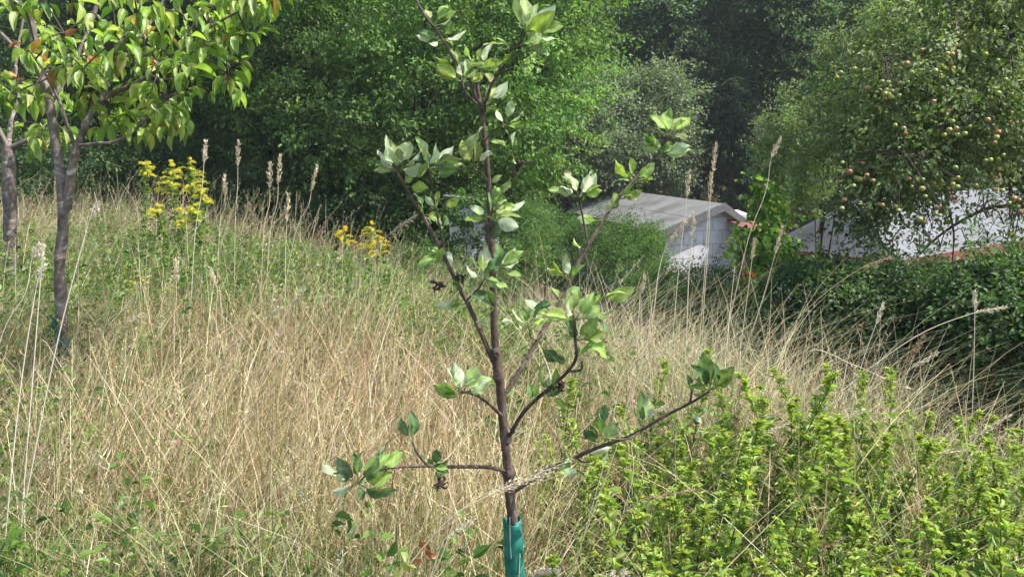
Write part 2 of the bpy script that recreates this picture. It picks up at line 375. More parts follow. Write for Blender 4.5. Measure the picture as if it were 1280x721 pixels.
def tree(name, label, base, lobes, n_clump, per, L, pal, cat='tree', group=None, trunk_r=.14, trunks=1, limbs=9, m_leaf='foliage', m_bark='dark_bark', lean=0, **kw):
    base = Vector(base); root = empty(name, base, label, cat, group)
    c0 = MB(); cen = crown(c0, lobes, n_clump, per, L, pal, **kw); c0.build('crown', M[m_leaf], root, smooth=False)
    C = np.array([l[0] for l in lobes], float); top = C[:, 2].max(); mid = C.mean(0)
    t = MB(); b = np.array(base)
    for q in range(trunks):
        bb = b + np.array([rng.normal(0, .12) * (q > 0), rng.normal(0, .12) * (q > 0), -.1])
        tp = np.array([mid[0] + (0 if trunks == 1 else rng.normal(0, .5)), mid[1], b[2] + (top - b[2]) * .9])
        pts = [bb + (tp - bb) * s + np.array([rng.normal(0, .05), rng.normal(0, .05), 0]) * (s > 0) * (top - b[2]) * .12 for s in (0, .2, .45, .7, 1)]
        tube(t, pts, [trunk_r * 1.25, trunk_r, trunk_r * .75, trunk_r * .45, trunk_r * .12], 8, 3, rough=.05)
        for _ in range(limbs):
            s = rng.uniform(.25, .8); st = np.array(pts[0]) + (tp - bb) * s; e = cen[rng.integers(len(cen))]
            md = (st + e) / 2 + np.array([0, 0, -.08 * np.linalg.norm(e - st)])
            r = trunk_r * (1 - s) * .55 + .01
            tube(t, [st, md, e], [r, r * .6, r * .15], 5, 4, cap=False)
    t.build('trunk', M[m_bark], root)
    return root
def lobe(px, py, Y, rx, rz=None, ry=None):
    """ellipsoid whose centre is seen at px,py; radii given in photo pixels at that distance"""
    k = Y / F; rz = rz or rx; ry = ry or rx
    return (tuple(at(px, py, Y)), (rx * k, ry * k, rz * k))

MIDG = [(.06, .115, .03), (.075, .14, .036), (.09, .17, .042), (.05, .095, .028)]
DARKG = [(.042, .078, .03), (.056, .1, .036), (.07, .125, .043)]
LIMEG = [(.08, .16, .025), (.1, .19, .03), (.065, .13, .025), (.12, .2, .04)]
GREYG = [(.17, .22, .13), (.21, .26, .16), (.13, .175, .10)]


# thin summer air
hz = bpy.data.meshes.new('haze'); X0, X1, Y0_, Y1_, Z0, Z1 = -150, 150, -50, 190, -6, 75
hz.from_pydata([(x, y, z) for x in (X0, X1) for y in (Y0_, Y1_) for z in (Z0, Z1)], [], [(0, 1, 3, 2), (4, 6, 7, 5), (0, 4, 5, 1), (2, 3, 7, 6), (0, 2, 6, 4), (1, 5, 7, 3)])
hm = bpy.data.materials.new('haze'); hm.use_nodes = True; hn_ = hm.node_tree.nodes; hn_.remove(hn_['Principled BSDF']); pv = hn_.new('ShaderNodeVolumePrincipled')
pv.inputs['Density'].default_value = .0008; pv.inputs['Color'].default_value = (.86, .92, 1, 1); pv.inputs['Anisotropy'].default_value = .2; hm.node_tree.links.new(pv.outputs[0], hn_['Material Output'].inputs['Volume'])
hz.materials.append(hm); ho = bpy.data.objects.new('haze', hz); COL.objects.link(ho); tag(ho, 'thin pale summer haze', 'haze', None, 'stuff')
cy.volume_bounces = 0

# ------------------------------------------------------------------ trees behind
def copy_thing(src, loc, rz=0, sc=1.0, label=None, group=None, tilt=0):
    o = src.copy(); COL.objects.link(o); o.location = loc; o.rotation_euler = (tilt, 0, rz); o.scale = (sc, sc, sc)
    if label: o['label'] = label
    if group: o['group'] = group
    for ch in list(src.children):
        c = ch.copy(); COL.objects.link(c); c.parent = o
        for g in list(ch.children):
            d = g.copy(); COL.objects.link(d); d.parent = c
    return o

# big light-green broadleaf tree, centre left
tree('broadleaf_tree', 'big broadleaf tree with bright green leaves filling the view behind the sapling\'s top', (-2.6, 19.5, g1(-2.6, 19.5)),
     [lobe(600, 60, 18, 150, 130), lobe(480, 150, 17.6, 120, 95), lobe(660, 160, 17.6, 90, 80), lobe(520, -60, 18.5, 190, 150), lobe(400, 60, 18.6, 120, 130), lobe(690, -20, 18.5, 90, 120), lobe(600, 220, 17.8, 100, 55), lobe(470, 225, 18.3, 110, 45)],
     1500, 62, .105, [(.11, .19, .05), (.135, .225, .055), (.16, .26, .07), (.09, .16, .045)], clump_r=.3, trunk_r=.17, shell=.55, flat=.5, seed=2, limbs=16)
# darker tree left of it
tree('dark_broadleaf_tree', 'dark green broadleaf tree between the cherry tree and the bright green tree', (-5.2, 21, 0),
     [lobe(330, 30, 20, 110, 120), lobe(400, 150, 19.5, 110, 70), lobe(280, 130, 20.5, 95, 90), lobe(330, -90, 21, 150, 90), lobe(420, 215, 19.6, 90, 50)],
     900, 55, .12, MIDG[0:2] + DARKG[1:], clump_r=.36, trunk_r=.14, seed=5, limbs=10)
tree('broadleaf_tree', 'dark broadleaf tree filling the view behind the cherry tree at the photo\'s edge', (-10.5, 22, 0),
     [lobe(60, 0, 22, 170, 150), lobe(170, 90, 21.5, 120, 110), lobe(10, 140, 21, 120, 90), lobe(140, -100, 22, 200, 110)],
     900, 50, .13, DARKG + MIDG[:1], clump_r=.4, trunk_r=.17, seed=6, limbs=10)
# shaded shrubs under the trees
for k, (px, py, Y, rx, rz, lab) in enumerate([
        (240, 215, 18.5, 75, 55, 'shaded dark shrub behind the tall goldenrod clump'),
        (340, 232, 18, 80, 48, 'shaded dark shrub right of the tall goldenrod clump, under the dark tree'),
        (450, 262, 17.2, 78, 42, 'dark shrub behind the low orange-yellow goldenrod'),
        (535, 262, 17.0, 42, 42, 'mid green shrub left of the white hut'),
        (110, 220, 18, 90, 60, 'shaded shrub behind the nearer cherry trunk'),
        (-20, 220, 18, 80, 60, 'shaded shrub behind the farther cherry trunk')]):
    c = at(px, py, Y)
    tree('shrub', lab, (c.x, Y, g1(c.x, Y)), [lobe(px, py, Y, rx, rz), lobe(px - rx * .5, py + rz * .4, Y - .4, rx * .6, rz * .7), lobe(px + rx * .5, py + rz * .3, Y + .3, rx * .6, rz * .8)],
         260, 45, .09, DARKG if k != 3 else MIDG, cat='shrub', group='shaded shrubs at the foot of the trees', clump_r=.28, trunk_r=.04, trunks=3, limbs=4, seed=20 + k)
# grey-green rounded willow crowns
tree('willow_tree', 'grey-green round-headed tree above the grey shed roof, left one of two heads', (4.2, 31, g1(4.2, 31)),
     [lobe(755, 135, 30, 52, 58), lobe(735, 190, 29.5, 50, 50), lobe(775, 205, 29, 50, 45)], 560, 66, .11, GREYG, clump_r=.36, trunk_r=.13, seed=31, m_leaf='foliage_far')
tree('willow_tree', 'smaller grey-green round-headed tree right of the first, above the shed ridge', (6.1, 31, g1(6.1, 31)),
     [lobe(828, 128, 30, 38, 42), lobe(818, 190, 29.5, 46, 48)], 360, 60, .13, GREYG, clump_r=.4, trunk_r=.12, seed=32, m_leaf='foliage_far')
# dark drooping conifer
def conifer(name, label, px, Y, base_py, top_py, rpx, pal):
    b = at(px, base_py, Y); tp = at(px, top_py, Y); root = empty(name, (b.x, Y, g1(b.x, Y)), label, 'conifer'); h = tp.z - g1(b.x, Y); r = rpx * Y / F
    n = 210; t = np.sort(rng.random(n)) ** .9; az = rng.uniform(0, 6.28, n)
    per = 90; idx = np.repeat(np.arange(n), per); s = rng.random(n * per) ** .7
    rr = (1 - t) ** .8 * r * rng.uniform(.75, 1.15, n) + .15
    x = np.cos(az[idx]) * rr[idx] * s; y = np.sin(az[idx]) * rr[idx] * s; z = g1(b.x, Y) + h * (.05 + .95 * t[idx]) - .35 * rr[idx] * s ** 1.5
    Pn = np.stack([b.x + x, Y + y, z], -1) + rng.normal(0, .07, (n * per, 3)) * np.array([1, 1, .5])
    D = np.stack([np.cos(az[idx] + rng.normal(0, .7, n * per)), np.sin(az[idx] + rng.normal(0, .7, n * per)), rng.normal(-.6, .3, n * per)], -1)
    mb = MB(); leaves(mb, Pn, D, np.tile([0, 0, 1.], (n * per, 1)) + rng.normal(0, .3, (n * per, 3)), rng.uniform(.12, .26, n * per), rng.uniform(.05, .09, n * per), pick(pal, n, .15)[idx], T_FAR)
    mb.build('crown', M['foliage_far'], root, smooth=False)
    tb = MB(); tube(tb, [(b.x, Y, g1(b.x, Y) - .2), (b.x, Y, g1(b.x, Y) + h * .5), (b.x, Y, g1(b.x, Y) + h)], [.16, .1, .02], 8, 2); tb.build('trunk', M['dark_bark'], root)
    return root
CON = [(.03, .058, .03), (.038, .07, .036)]
conifer('conifer', 'dark drooping conifer right of the round-headed trees, behind the shed gable', 912, 33, 260, 95, 66, CON)
conifer('conifer', 'very dark conifer between the round-headed trees and the shed ridge, half hidden', 870, 37, 260, 60, 60, CON)
# pale green upright crown; its right lobes paint the apple tree's sunlit upper left
tree('pale_tree', 'upright pale green tree with feathery shoots left of the laden apple tree', (4.6, 12.5, g1(4.6, 12.5)),
     [lobe(985, 195, 12.4, 42, 50), lobe(975, 155, 12.4, 18, 45), lobe(1000, 226, 12.2, 48, 28), lobe(1010, 165, 12.8, 36, 50), lobe(1062, 118, 11.6, 46, 60), lobe(1040, 75, 11.8, 12, 34), lobe(1095, 60, 11.6, 26, 42), lobe(1120, 30, 11.4, 30, 40), lobe(1045, 165, 11.4, 34, 34)],
     1050, 34, .052, [(.2, .26, .12), (.25, .3, .16), (.15, .21, .09)], clump_r=.13, trunk_r=.03, seed=41, limbs=5, hole=.2, wl=.8)
# woods on the far slope: three kinds, copied
def wood_tree(seed, pal, lab, h=13):
    root = empty('woodland_tree', (0, 0, 0), lab, 'tree', 'trees of the dark wood on the far slope')
    r2 = np.random.default_rng(seed); lb = []
    for k in range(11):
        a = r2.uniform(0, 6.28); z = h * r2.uniform(.22, .88); rr = 2.7 * (1 - abs(z / h - .5) * .9)
        lb.append(((math.cos(a) * rr * .6, math.sin(a) * rr * .6, z), (rr * .62, rr * .62, rr * .6)))
    lb.append(((0, 0, h * .9), (1.4, 1.4, 1.5)))
    c = MB(); cen = crown(c, lb, 850, 42, .2, pal, clump_r=.55, seed=seed, shell=.6, flat=.5); c.build('crown', M['foliage_far'], root, smooth=False)
    t = MB(); tube(t, [(0, 0, -.3), (.1, 0, h * .4), (0, .1, h * .9)], [.24, .18, .03], 8, 3)
    for _ in range(9):
        e = cen[rng.integers(len(cen))]; z = e[2] * .6; tube(t, [(0, 0, z), (e[0] * .5, e[1] * .5, (z + e[2]) / 2), e], [.09, .05, .015], 5, 3, cap=False)
    t.build('trunk', M['dark_bark'], root); return root
WG = [[(.065, .12, .05), (.085, .15, .058), (.052, .098, .042)], [(.09, .16, .066), (.115, .19, .075), (.07, .125, .052)], [(.06, .11, .055), (.05, .095, .048)]]
WL = ['dark green tree of the shaded wood on the far slope', 'mid green tree standing among the darker trees of the far wood', 'bluish dark tree of the far wood']
WT = [wood_tree(60 + k, WG[k], WL[k]) for k in range(3)]
spots = []
for row, (Y, n, w_) in enumerate([(39, 9, 50), (45, 11, 62), (53, 12, 76), (62, 12, 92)]):
    for k in range(n):
        spots.append(((k + .5 * (row % 2)) / n * w_ - w_ / 2 + rng.uniform(-1.2, 1.2), Y + rng.uniform(-2, 2)))
spots += [(7.4, 37), (-7, 27), (-13, 28), (-18, 24), (0.5, 31), (18.5, 27), (13.2, 30), (23, 24), (2.2, 36), (11, 36)]
for k, (x, y) in enumerate(spots):
    q = int(rng.integers(0, 3)); src = WT[q]
    if k < 3: q = k; src = WT[k]; o = src; o.location = (x, y, g1(x, y) - .3)
    else: o = copy_thing(src, (x, y, g1(x, y) - .3), rng.uniform(0, 6.28), rng.uniform(.8, 1.15))

# ------------------------------------------------------------------ laden apple tree on the right
ap_lobes = [lobe(1150, 130, 8.6, 110, 95), lobe(1210, 60, 9.0, 120, 100), lobe(1095, 180, 8.4, 70, 75), lobe(1245, 145, 8.4, 90, 72), lobe(1120, 222, 8.3, 62, 44),
            lobe(1330, 90, 9.2, 130, 130), lobe(1260, -40, 9.2, 140, 90), lobe(1330, 190, 8.8, 90, 60), lobe(1085, 275, 8.3, 34, 34)]
aroot = empty('apple_tree', (5.9, 9.2, g1(5.9, 9.2)), 'old spreading apple tree laden with small green and reddish apples, drooping over the pale roof', 'apple tree')
c0 = MB(); APG = [(.11, .155, .05), (.14, .19, .06), (.18, .23, .09), (.085, .125, .04), (.22, .27, .14)]
cen = crown(c0, ap_lobes, 1900, 32, .056, APG, clump_r=.15, seed=51, hole=.27, shell=.3, wl=1.0, flat=.7, droop=.5, nz=.6)
# loose hanging sprays under the crown
hn = 84; hx_ = rng.uniform(1045, 1300, hn); hp = np.array([at(x, rng.uniform(236, 315), rng.uniform(8.0, 9.0)) for x in hx_])
idx = np.repeat(np.arange(hn), 22); Pn = hp[idx] + rng.normal(0, 1, (len(idx), 3)) * np.array([.07, .07, .12])
leaves(c0, Pn, rng.normal(0, 1, (len(idx), 3)) + np.array([0, 0, -.6]), rng.normal(0, 1, (len(idx), 3)) + np.array([0, 0, .8]), rng.uniform(.035, .06, len(idx)), rng.uniform(.03, .05, len(idx)), pick(APG, len(idx)), T_FAR)
c0.build('crown', M['foliage'], aroot, smooth=False)
t = MB(); g0 = g1(5.9, 9.2)
tube(t, [(5.9, 9.2, g0 - .2), (5.85, 9.15, g0 + .9), (5.7, 9.0, g0 + 1.8)], [.2, .16, .14], 10, 3, rough=.05)
trace = [([(1330, 60, 9), (1285, 115, 8.9), (1235, 138, 8.8), (1200, 165, 8.7), (1185, 190, 8.6), (1140, 230, 8.5)], .055),
         ([(1200, 165, 8.7), (1150, 140, 8.6), (1100, 120, 8.6), (1065, 110, 8.6)], .03), ([(1320, 230, 9), (1270, 255, 8.8), (1230, 262, 8.6), (1180, 290, 8.5), (1150, 318, 8.4)], .03),
         ([(1185, 190, 8.6), (1182, 240, 8.5), (1192, 290, 8.4), (1190, 330, 8.4)], .02), ([(1290, 115, 9), (1262, 60, 9), (1250, 0, 9), (1245, -40, 9)], .035), ([(1230, 138, 8.8), (1205, 80, 8.8), (1190, 20, 8.8)], .022),
         ([(1300, 100, 9), (1270, 180, 8.7), (1262, 240, 8.5), (1268, 300, 8.4)], .022), ([(1140, 230, 8.5), (1110, 262, 8.4), (1090, 300, 8.3), (1075, 335, 8.3)], .014)]
for pts, r in trace:
    PP = [at(*p) for p in pts]; tube(t, PP, [r * (1 - .75 * k / (len(PP) - 1)) for k in range(len(PP))], 7, 4, rough=.06, cap=False)
tube(t, [(5.7, 9.0, g0 + 1.8), at(1330, 140, 9.1), at(1330, 60, 9)], [.14, .1, .07], 8, 3); tube(t, [(5.7, 9.0, g0 + 1.8), at(1330, 230, 9.1)], [.1, .04], 8, 1)
br = [at(*p) for pts, r in trace for p in pts]; brn = np.array(br)
nodes = brn.copy()
for q in range(188):
    e = cen[rng.integers(len(cen))] if q < 104 else hp[q - 104]; s = nodes[np.argmin(((nodes - e) ** 2).sum(1))]
    md = (s + e) / 2 + np.array([0, 0, .1]); tube(t, [s, md, e], [.007, .005, .003], 4, 3, cap=False); nodes = np.concatenate([nodes, [e]])
# apples
def apple_mesh():
    V = []; nr, ns = 6, 9
    for i in range(nr + 1):
        ph = math.pi * i / nr; r = math.sin(ph); z = math.cos(ph) * .88 - .22 * math.exp(-(r / .35) ** 2) * (1 if i < nr / 2 else -.6)
        for j in range(ns): a = 2 * math.pi * j / ns; V.append((r * math.cos(a), r * math.sin(a), z))
    i, j = np.meshgrid(np.arange(nr), np.arange(ns), indexing='ij'); j2 = (j + 1) % ns
    return np.array(V), np.stack([i * ns + j, (i + 1) * ns + j, (i + 1) * ns + j2, i * ns + j2], -1).reshape(-1, 4)
AV, AF = apple_mesh(); ameshes = []
for colr in [(.24, .30, .06), (.30, .33, .09), (.19, .26, .05), (.32, .24, .09), (.31, .14, .07), (.26, .31, .09)]:
    mb = MB(); cc = np.tile(colr, (len(AV), 1)); cc[AV[:, 0] > .2] *= np.array([1.15, .85, .85]); mb.add(AV * .025, AF, cc); ameshes.append(mb.build('apple', M['apple'], mesh_only=True))
cl = [(1040 + rng.random() * 240, 60 + rng.random() * 235) for _ in range(60)]
ap = []
while len(ap) < 190:
    c = cl[rng.integers(len(cl))]; px = c[0] + rng.normal(0, 9); py = c[1] + rng.normal(0, 9)
    if py < 150 and px < 1090 and rng.random() < .6: continue
    ap.append((px, py, 7.45 + .75 * rng.random() + .0012 * abs(px - 1150)))
for k, (x, y) in enumerate([(1085, 265), (1107, 287), (1122, 297), (1130, 285), (1142, 262), (1155, 290), (1162, 300), (1176, 262), (1184, 278), (1176, 285), (1204, 252), (1222, 235), (1236, 222), (1018, 265), (995, 283), (1205, 278)]): ap[k] = (x, y, 8.2)
rest = MB(); SC = []
for k, (px, py, Y) in enumerate(ap):
    p = at(px, py, Y); sc = rng.uniform(.75, 1.15)
    if k < 100:
        q = rng.choice(6, p=[.26, .22, .2, .12, .07, .13])
        o = bpy.data.objects.new('apple', ameshes[q]); COL.objects.link(o); o.parent = aroot; o.location = p - aroot.location; o.scale = (sc,) * 3; o.rotation_euler = (rng.normal(0, .3), rng.normal(0, .3), rng.uniform(0, 6))
    else: rest.add(AV * .025 * sc + np.array(p), AF, [(.24, .30, .06), (.3, .33, .09), (.34, .2, .08)][k % 3])
    # stalk up to a leaf spray
    SC.append(p)
o = rest.build('apples', M['apple'], aroot); o['kind'] = 'stuff'
for p in SC:
    a = np.array(p); e = nodes[np.argmin(((nodes - (a + np.array([0, 0, .15]))) ** 2).sum(1))]
    tube(t, [a + np.array([0, 0, .015]), a + np.array([rng.normal(0, .008), 0, .06]), (a + e) / 2 + np.array([0, 0, .06]), e], [.0015, .002, .0025, .003], 4, 3, cap=False)
t.build('trunk', M['dark_bark'], aroot)

# ------------------------------------------------------------------ hedge, shrubs and tall weeds beyond the meadow's edge
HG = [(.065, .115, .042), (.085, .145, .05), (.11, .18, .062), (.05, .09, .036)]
def shrub(lab, lbs, nc, per, L, pal, Y, seed, grp=None, name='shrub', stems=14, **kw):
    c = np.array([l[0] for l in lbs]); b = (c[:, 0].mean(), c[:, 1].mean()); zb = g1(*b)
    root = empty(name, (b[0], b[1], zb), lab, kw.pop('cat', 'shrub'), grp)
    mb = MB(); ce = crown(mb, lbs, nc, per, L, pal, seed=seed, **kw); mb.build('foliage', M['foliage'], root, smooth=False)
    t = MB()
    for _ in range(stems):
        e = ce[rng.integers(len(ce))]; s = np.array([e[0] * .7 + b[0] * .3 + rng.normal(0, .1), e[1] * .7 + b[1] * .3, 0]); s[2] = g1(s[0], s[1]) - .03
        tube(t, [s, (s + e) / 2 + np.array([rng.normal(0, .05), 0, .05]), e], [.012, .008, .003], 5, 3, cap=False)
    t.build('stems', M['dark_bark'], root); return root
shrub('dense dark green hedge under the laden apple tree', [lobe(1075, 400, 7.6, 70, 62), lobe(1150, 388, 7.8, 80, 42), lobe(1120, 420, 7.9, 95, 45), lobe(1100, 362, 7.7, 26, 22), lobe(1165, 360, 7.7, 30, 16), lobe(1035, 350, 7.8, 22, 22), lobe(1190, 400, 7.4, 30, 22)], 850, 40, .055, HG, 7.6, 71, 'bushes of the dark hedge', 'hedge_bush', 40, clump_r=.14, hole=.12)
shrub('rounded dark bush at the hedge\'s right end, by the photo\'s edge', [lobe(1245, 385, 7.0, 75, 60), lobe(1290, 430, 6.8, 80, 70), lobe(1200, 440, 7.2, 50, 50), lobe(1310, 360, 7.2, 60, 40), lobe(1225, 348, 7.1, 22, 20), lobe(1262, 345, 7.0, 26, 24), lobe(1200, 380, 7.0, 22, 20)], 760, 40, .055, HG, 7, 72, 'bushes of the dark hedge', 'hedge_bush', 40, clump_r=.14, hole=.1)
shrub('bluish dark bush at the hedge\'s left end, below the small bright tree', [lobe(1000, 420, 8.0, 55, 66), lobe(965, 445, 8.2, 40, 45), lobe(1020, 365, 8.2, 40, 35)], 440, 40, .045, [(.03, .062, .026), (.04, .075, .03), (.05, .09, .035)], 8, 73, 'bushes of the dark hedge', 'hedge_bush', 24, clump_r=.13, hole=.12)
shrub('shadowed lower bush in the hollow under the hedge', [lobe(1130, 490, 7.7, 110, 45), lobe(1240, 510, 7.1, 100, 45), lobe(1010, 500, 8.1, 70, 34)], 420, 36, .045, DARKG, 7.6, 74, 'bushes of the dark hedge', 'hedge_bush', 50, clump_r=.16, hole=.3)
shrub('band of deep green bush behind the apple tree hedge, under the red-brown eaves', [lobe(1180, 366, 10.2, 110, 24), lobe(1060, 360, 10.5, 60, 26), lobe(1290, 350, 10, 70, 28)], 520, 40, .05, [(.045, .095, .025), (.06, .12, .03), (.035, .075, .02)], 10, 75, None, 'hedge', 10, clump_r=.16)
YG = [(.13, .21, .03), (.17, .25, .035), (.10, .17, .03)]
shrub('yellow-green weedy bush below the small bright tree', [lobe(962, 372, 9.0, 24, 34), lobe(985, 345, 9.2, 20, 22)], 170, 36, .05, YG, 9, 76, None, 'shrub', 10, clump_r=.12)
# soft light weeds in front of the shed
SW = [(.09, .17, .045), (.11, .2, .05), (.07, .135, .035), (.13, .2, .06)]
for k, (lb, pal, lab) in enumerate([
        ([lobe(785, 330, 15, 45, 40), lobe(800, 300, 15.2, 28, 22)], SW, 'feathery light green weeds against the shed\'s left corner'),
        ([lobe(715, 318, 15.5, 55, 34), lobe(745, 295, 15.8, 36, 24), lobe(690, 290, 16, 35, 24)], [(.07, .13, .04), (.09, .16, .055), (.055, .105, .03)], 'grey-green weeds in front of the shed\'s grey roof'),
        ([lobe(662, 285, 15, 34, 30), lobe(650, 325, 14.5, 36, 26)], [(.10, .18, .05), (.12, .19, .07), (.08, .14, .04)], 'light green weeds right of the sapling trunk, below the big bright tree'),
        ([lobe(555, 350, 14, 45, 22), lobe(610, 362, 13.5, 40, 22), lobe(520, 325, 14.5, 30, 22)], [(.08, .14, .045), (.1, .17, .05)], 'low pale weeds hiding the white hut\'s foot'),
        ([lobe(860, 362, 13, 55, 24), lobe(905, 358, 12.6, 35, 22), lobe(820, 362, 13.2, 40, 24)], [(.05, .11, .03), (.07, .14, .035), (.04, .085, .025)], 'low mid green bush along the shed wall'),
        ([lobe(870, 385, 11, 60, 22), lobe(920, 385, 10.6, 35, 26), lobe(820, 380, 11.4, 40, 18)], DARKG + [(.03, .06, .022)], 'dark low bush in the dip beyond the dry grass')]):
    shrub(lab, lb, 330, 42, .06, pal, 15, 80 + k, 'weedy bushes between meadow and shed', 'weedy_bush', 22, clump_r=.17, wl=.5, droop=.1, hole=.12)
shrub('thin leafy saplings half covering the white hut', [lobe(575, 262, 15.2, 20, 26), lobe(612, 262, 15.3, 18, 22), lobe(590, 250, 15.1, 26, 8), lobe(585, 318, 15, 26, 20), lobe(606, 300, 15.2, 16, 16), lobe(566, 290, 15.1, 16, 30), lobe(622, 285, 15.1, 14, 30)], 130, 26, .075, MIDG, 15, 99, None, 'shrub', 10, clump_r=.12)
# small bright tree beside the gable
tree('small_tree', 'small bright green broad-leaved tree right of the shed gable', (3.05, 11, g1(3.05, 11)),
     [lobe(960, 255, 10.8, 18, 24), lobe(958, 296, 10.6, 20, 24), lobe(922, 304, 10.5, 10, 7), lobe(976, 318, 10.8, 16, 22), lobe(952, 236, 10.8, 10, 12), lobe(962, 345, 10.8, 20, 20)],
     75, 13, .088, [(.13, .23, .04), (.16, .26, .05), (.10, .18, .035)], clump_r=.17, trunk_r=.028, limbs=12, seed=91, wl=.85, tmpl=T_MID, droop=.55, hole=.15)

# ------------------------------------------------------------------ the sapling
sap = empty('apple_sapling', (at(650, 700, 2.2).x, 2.2, 0), 'young apple sapling with sparse leaf clusters, bare dark stems and a teal trunk guard', 'sapling')
SY = 2.2; PXM = SY / F
def sp(l):  # list of (px,py[,depth offset])
    return [at(p[0], p[1], SY + (p[2] if len(p) > 2 else 0)) for p in l]
def knobby(mb, path, w0, w1, sides=9, sub=5):
    P_ = sp(path); n = len(P_); Rr = [(w0 + (w1 - w0) * k / (n - 1)) * PXM / 2 for k in range(n)]
    tube(mb, P_, Rr, sides, sub, rough=.05)
    # bud scars and ring swellings
    Pq, Rq = smooth_path(P_, Rr, 5)
    for k in range(2, len(Pq) - 1, 3):
        if rng.random() < .8:
            d = unit(rng.normal(0, 1, 3)); p = Pq[k]; r = Rq[k]
            tube(mb, [p + d * r * .3, p + d * r * 1.25, p + d * r * 1.7 + np.array([0, 0, r * .8])], [r * .55, r * .38, r * .08], 5, 2)
    return Pq, Rq
tb = MB(); g0 = Vector((at(650, 700, 2.2).x + .006, 2.2, -.03))
tp = [g0, g0 + Vector((0, 0, .2))] + sp([(647, 700), (642, 660), (638, 625), (635, 590), (631, 550), (628, 515), (625, 480), (622, 462), (620, 440), (618, 415), (617, 385), (616, 350), (615, 318), (614, 290), (612, 255), (610, 220), (607, 185), (603, 150), (599, 122), (596, 100), (595, 84)])
tw = [17, 16, 15, 14, 13.5, 13, 12, 11.5, 12, 13, 9.5, 9, 8.5, 8, 8.5, 10, 7, 6.5, 6, 5.5, 5, 4, 3]
tube(tb, tp, [x * PXM / 2 for x in tw], 14, 5, rough=.035)
for (px, py, rr) in [(620, 440, 7), (623, 470, 7.5), (633, 548, 7), (636, 590, 9), (638, 612, 8), (613, 298, 7), (612, 285, 7), (606, 178, 5), (599, 128, 4.5)]:
    c = at(px, py, SY); r = rr * PXM
    tube(tb, [c + Vector((0, 0, -r)), c + Vector((0, 0, -.3 * r)), c + Vector((0, 0, .3 * r)), c + Vector((0, 0, r))], [r * .75, r * .95, r * .95, r * .7], 12, 2, rough=.07)
# pruning scar ring facing the viewer
c = at(621, 442, SY - .012)
th = np.linspace(0, 2 * math.pi, 13); tube(tb, [c + Vector((.006 * math.cos(a), -.004, .006 * math.sin(a))) for a in th], [.0022] * 13, 5, 1, cap=False)
tb.build('trunk', M['sapling_bark'], sap)
branches = [
    ([(623, 464), (610, 436), (597, 406), (583, 376), (570, 351, .02), (556, 322, .03), (543, 297, .04), (530, 272, .05), (517, 252, .05), (507, 235, .04), (498, 218, .03), (496, 208, .03)], 6.8, 3.4),
    ([(557, 322, .03), (553, 300, .03), (548, 277, .02), (543, 252, .02), (539, 232, .02), (536, 212, .01)], 3.2, 1.8),
    ([(631, 524), (616, 508, -.03), (602, 497, -.06), (590, 491, -.08), (577, 490, -.1)], 5.2, 4.2),
    ([(634, 589), (612, 584, -.05), (585, 583, -.1), (560, 583, -.14), (535, 582, -.18), (505, 583, -.22), (482, 585, -.24)], 5.4, 3.0),
    ([(639, 616), (662, 602, -.02), (690, 585, -.05), (720, 571, -.08), (745, 560, -.1), (785, 546, -.14), (802, 537, -.16), (832, 519, -.18), (862, 504, -.2), (887, 489, -.22)], 6.2, 3.2),
    ([(635, 548), (650, 521, -.03), (668, 501, -.06), (688, 484, -.1), (708, 466, -.13), (720, 447, -.15), (719, 424, -.16), (718, 398, -.17)], 5.6, 3.4),
    ([(633, 490), (650, 463, .03), (665, 437, .07), (680, 411, .1), (693, 391, .13), (706, 367, .16), (716, 342, .18), (730, 315, .2), (745, 290, .22), (760, 266, .24), (775, 245, .25), (795, 222, .27), (815, 201, .28), (830, 182, .29), (838, 168, .3)], 6.8, 3.0),
    ([(735, 306, .2), (731, 285, .2), (727, 264, .19), (724, 248, .18)], 3.0, 2.4),
    ([(601, 140), (590, 108, .0), (575, 84, .02), (560, 61, .03), (545, 38, .05), (530, 18, .06), (518, -3, .07), (512, -16, .08)], 4.2, 3.0),
    ([(604, 148), (612, 112, -.02), (625, 90, -.04), (640, 68, -.06), (652, 50, -.08), (657, 40, -.09)], 3.8, 2.8),
    ([(601, 135), (588, 122, -.02), (580, 112, -.03), (578, 100, -.03)], 2.6, 2.0),
    ([(610, 228), (603, 218, -.03), (594, 212, -.05), (590, 208, -.06)], 2.8, 2.2),
    ([(607, 175), (615, 166, -.03), (625, 158, -.05), (632, 156, -.05)], 2.4, 1.4),
    ([(679, 414, .1), (670, 424, .06), (663, 420, .05), (661, 408, .05)], 2.4, 1.8),
    ([(535, 582, -.18), (527, 573, -.19), (520, 563, -.2), (516, 553, -.2)], 3.8, 2.4),
    ([(548, 584, -.16), (551, 592, -.17), (550, 603, -.18), (546, 614, -.18)], 3.2, 2.0),
    ([(482, 585, -.24), (470, 588, -.25), (458, 594, -.26), (448, 603, -.27)], 2.6, 2.2),
    ([(583, 376), (590, 368, -.02), (600, 358, -.03), (606, 348, -.04)], 3.0, 1.8),
    ([(720, 571, -.08), (728, 577, -.09), (738, 577, -.1)], 2.8, 1.6),
    ([(703, 571, -.06), (702, 564, -.06), (701, 560, -.06)], 2.4, 1.8),
    ([(800, 539, -.16), (786, 548, -.18), (765, 549, -.2)], 3.4, 2.0),
    ([(862, 504, -.2), (864, 494, -.21), (865, 487, -.21)], 2.8, 2.0),
    ([(710, 464, -.13), (726, 462, -.14), (727, 451, -.14)], 3.4, 3.0)]
for p, a, b in branches:
    mb = MB(); knobby(mb, p, a, b); mb.build('branch', M['sapling_bark'], sap)
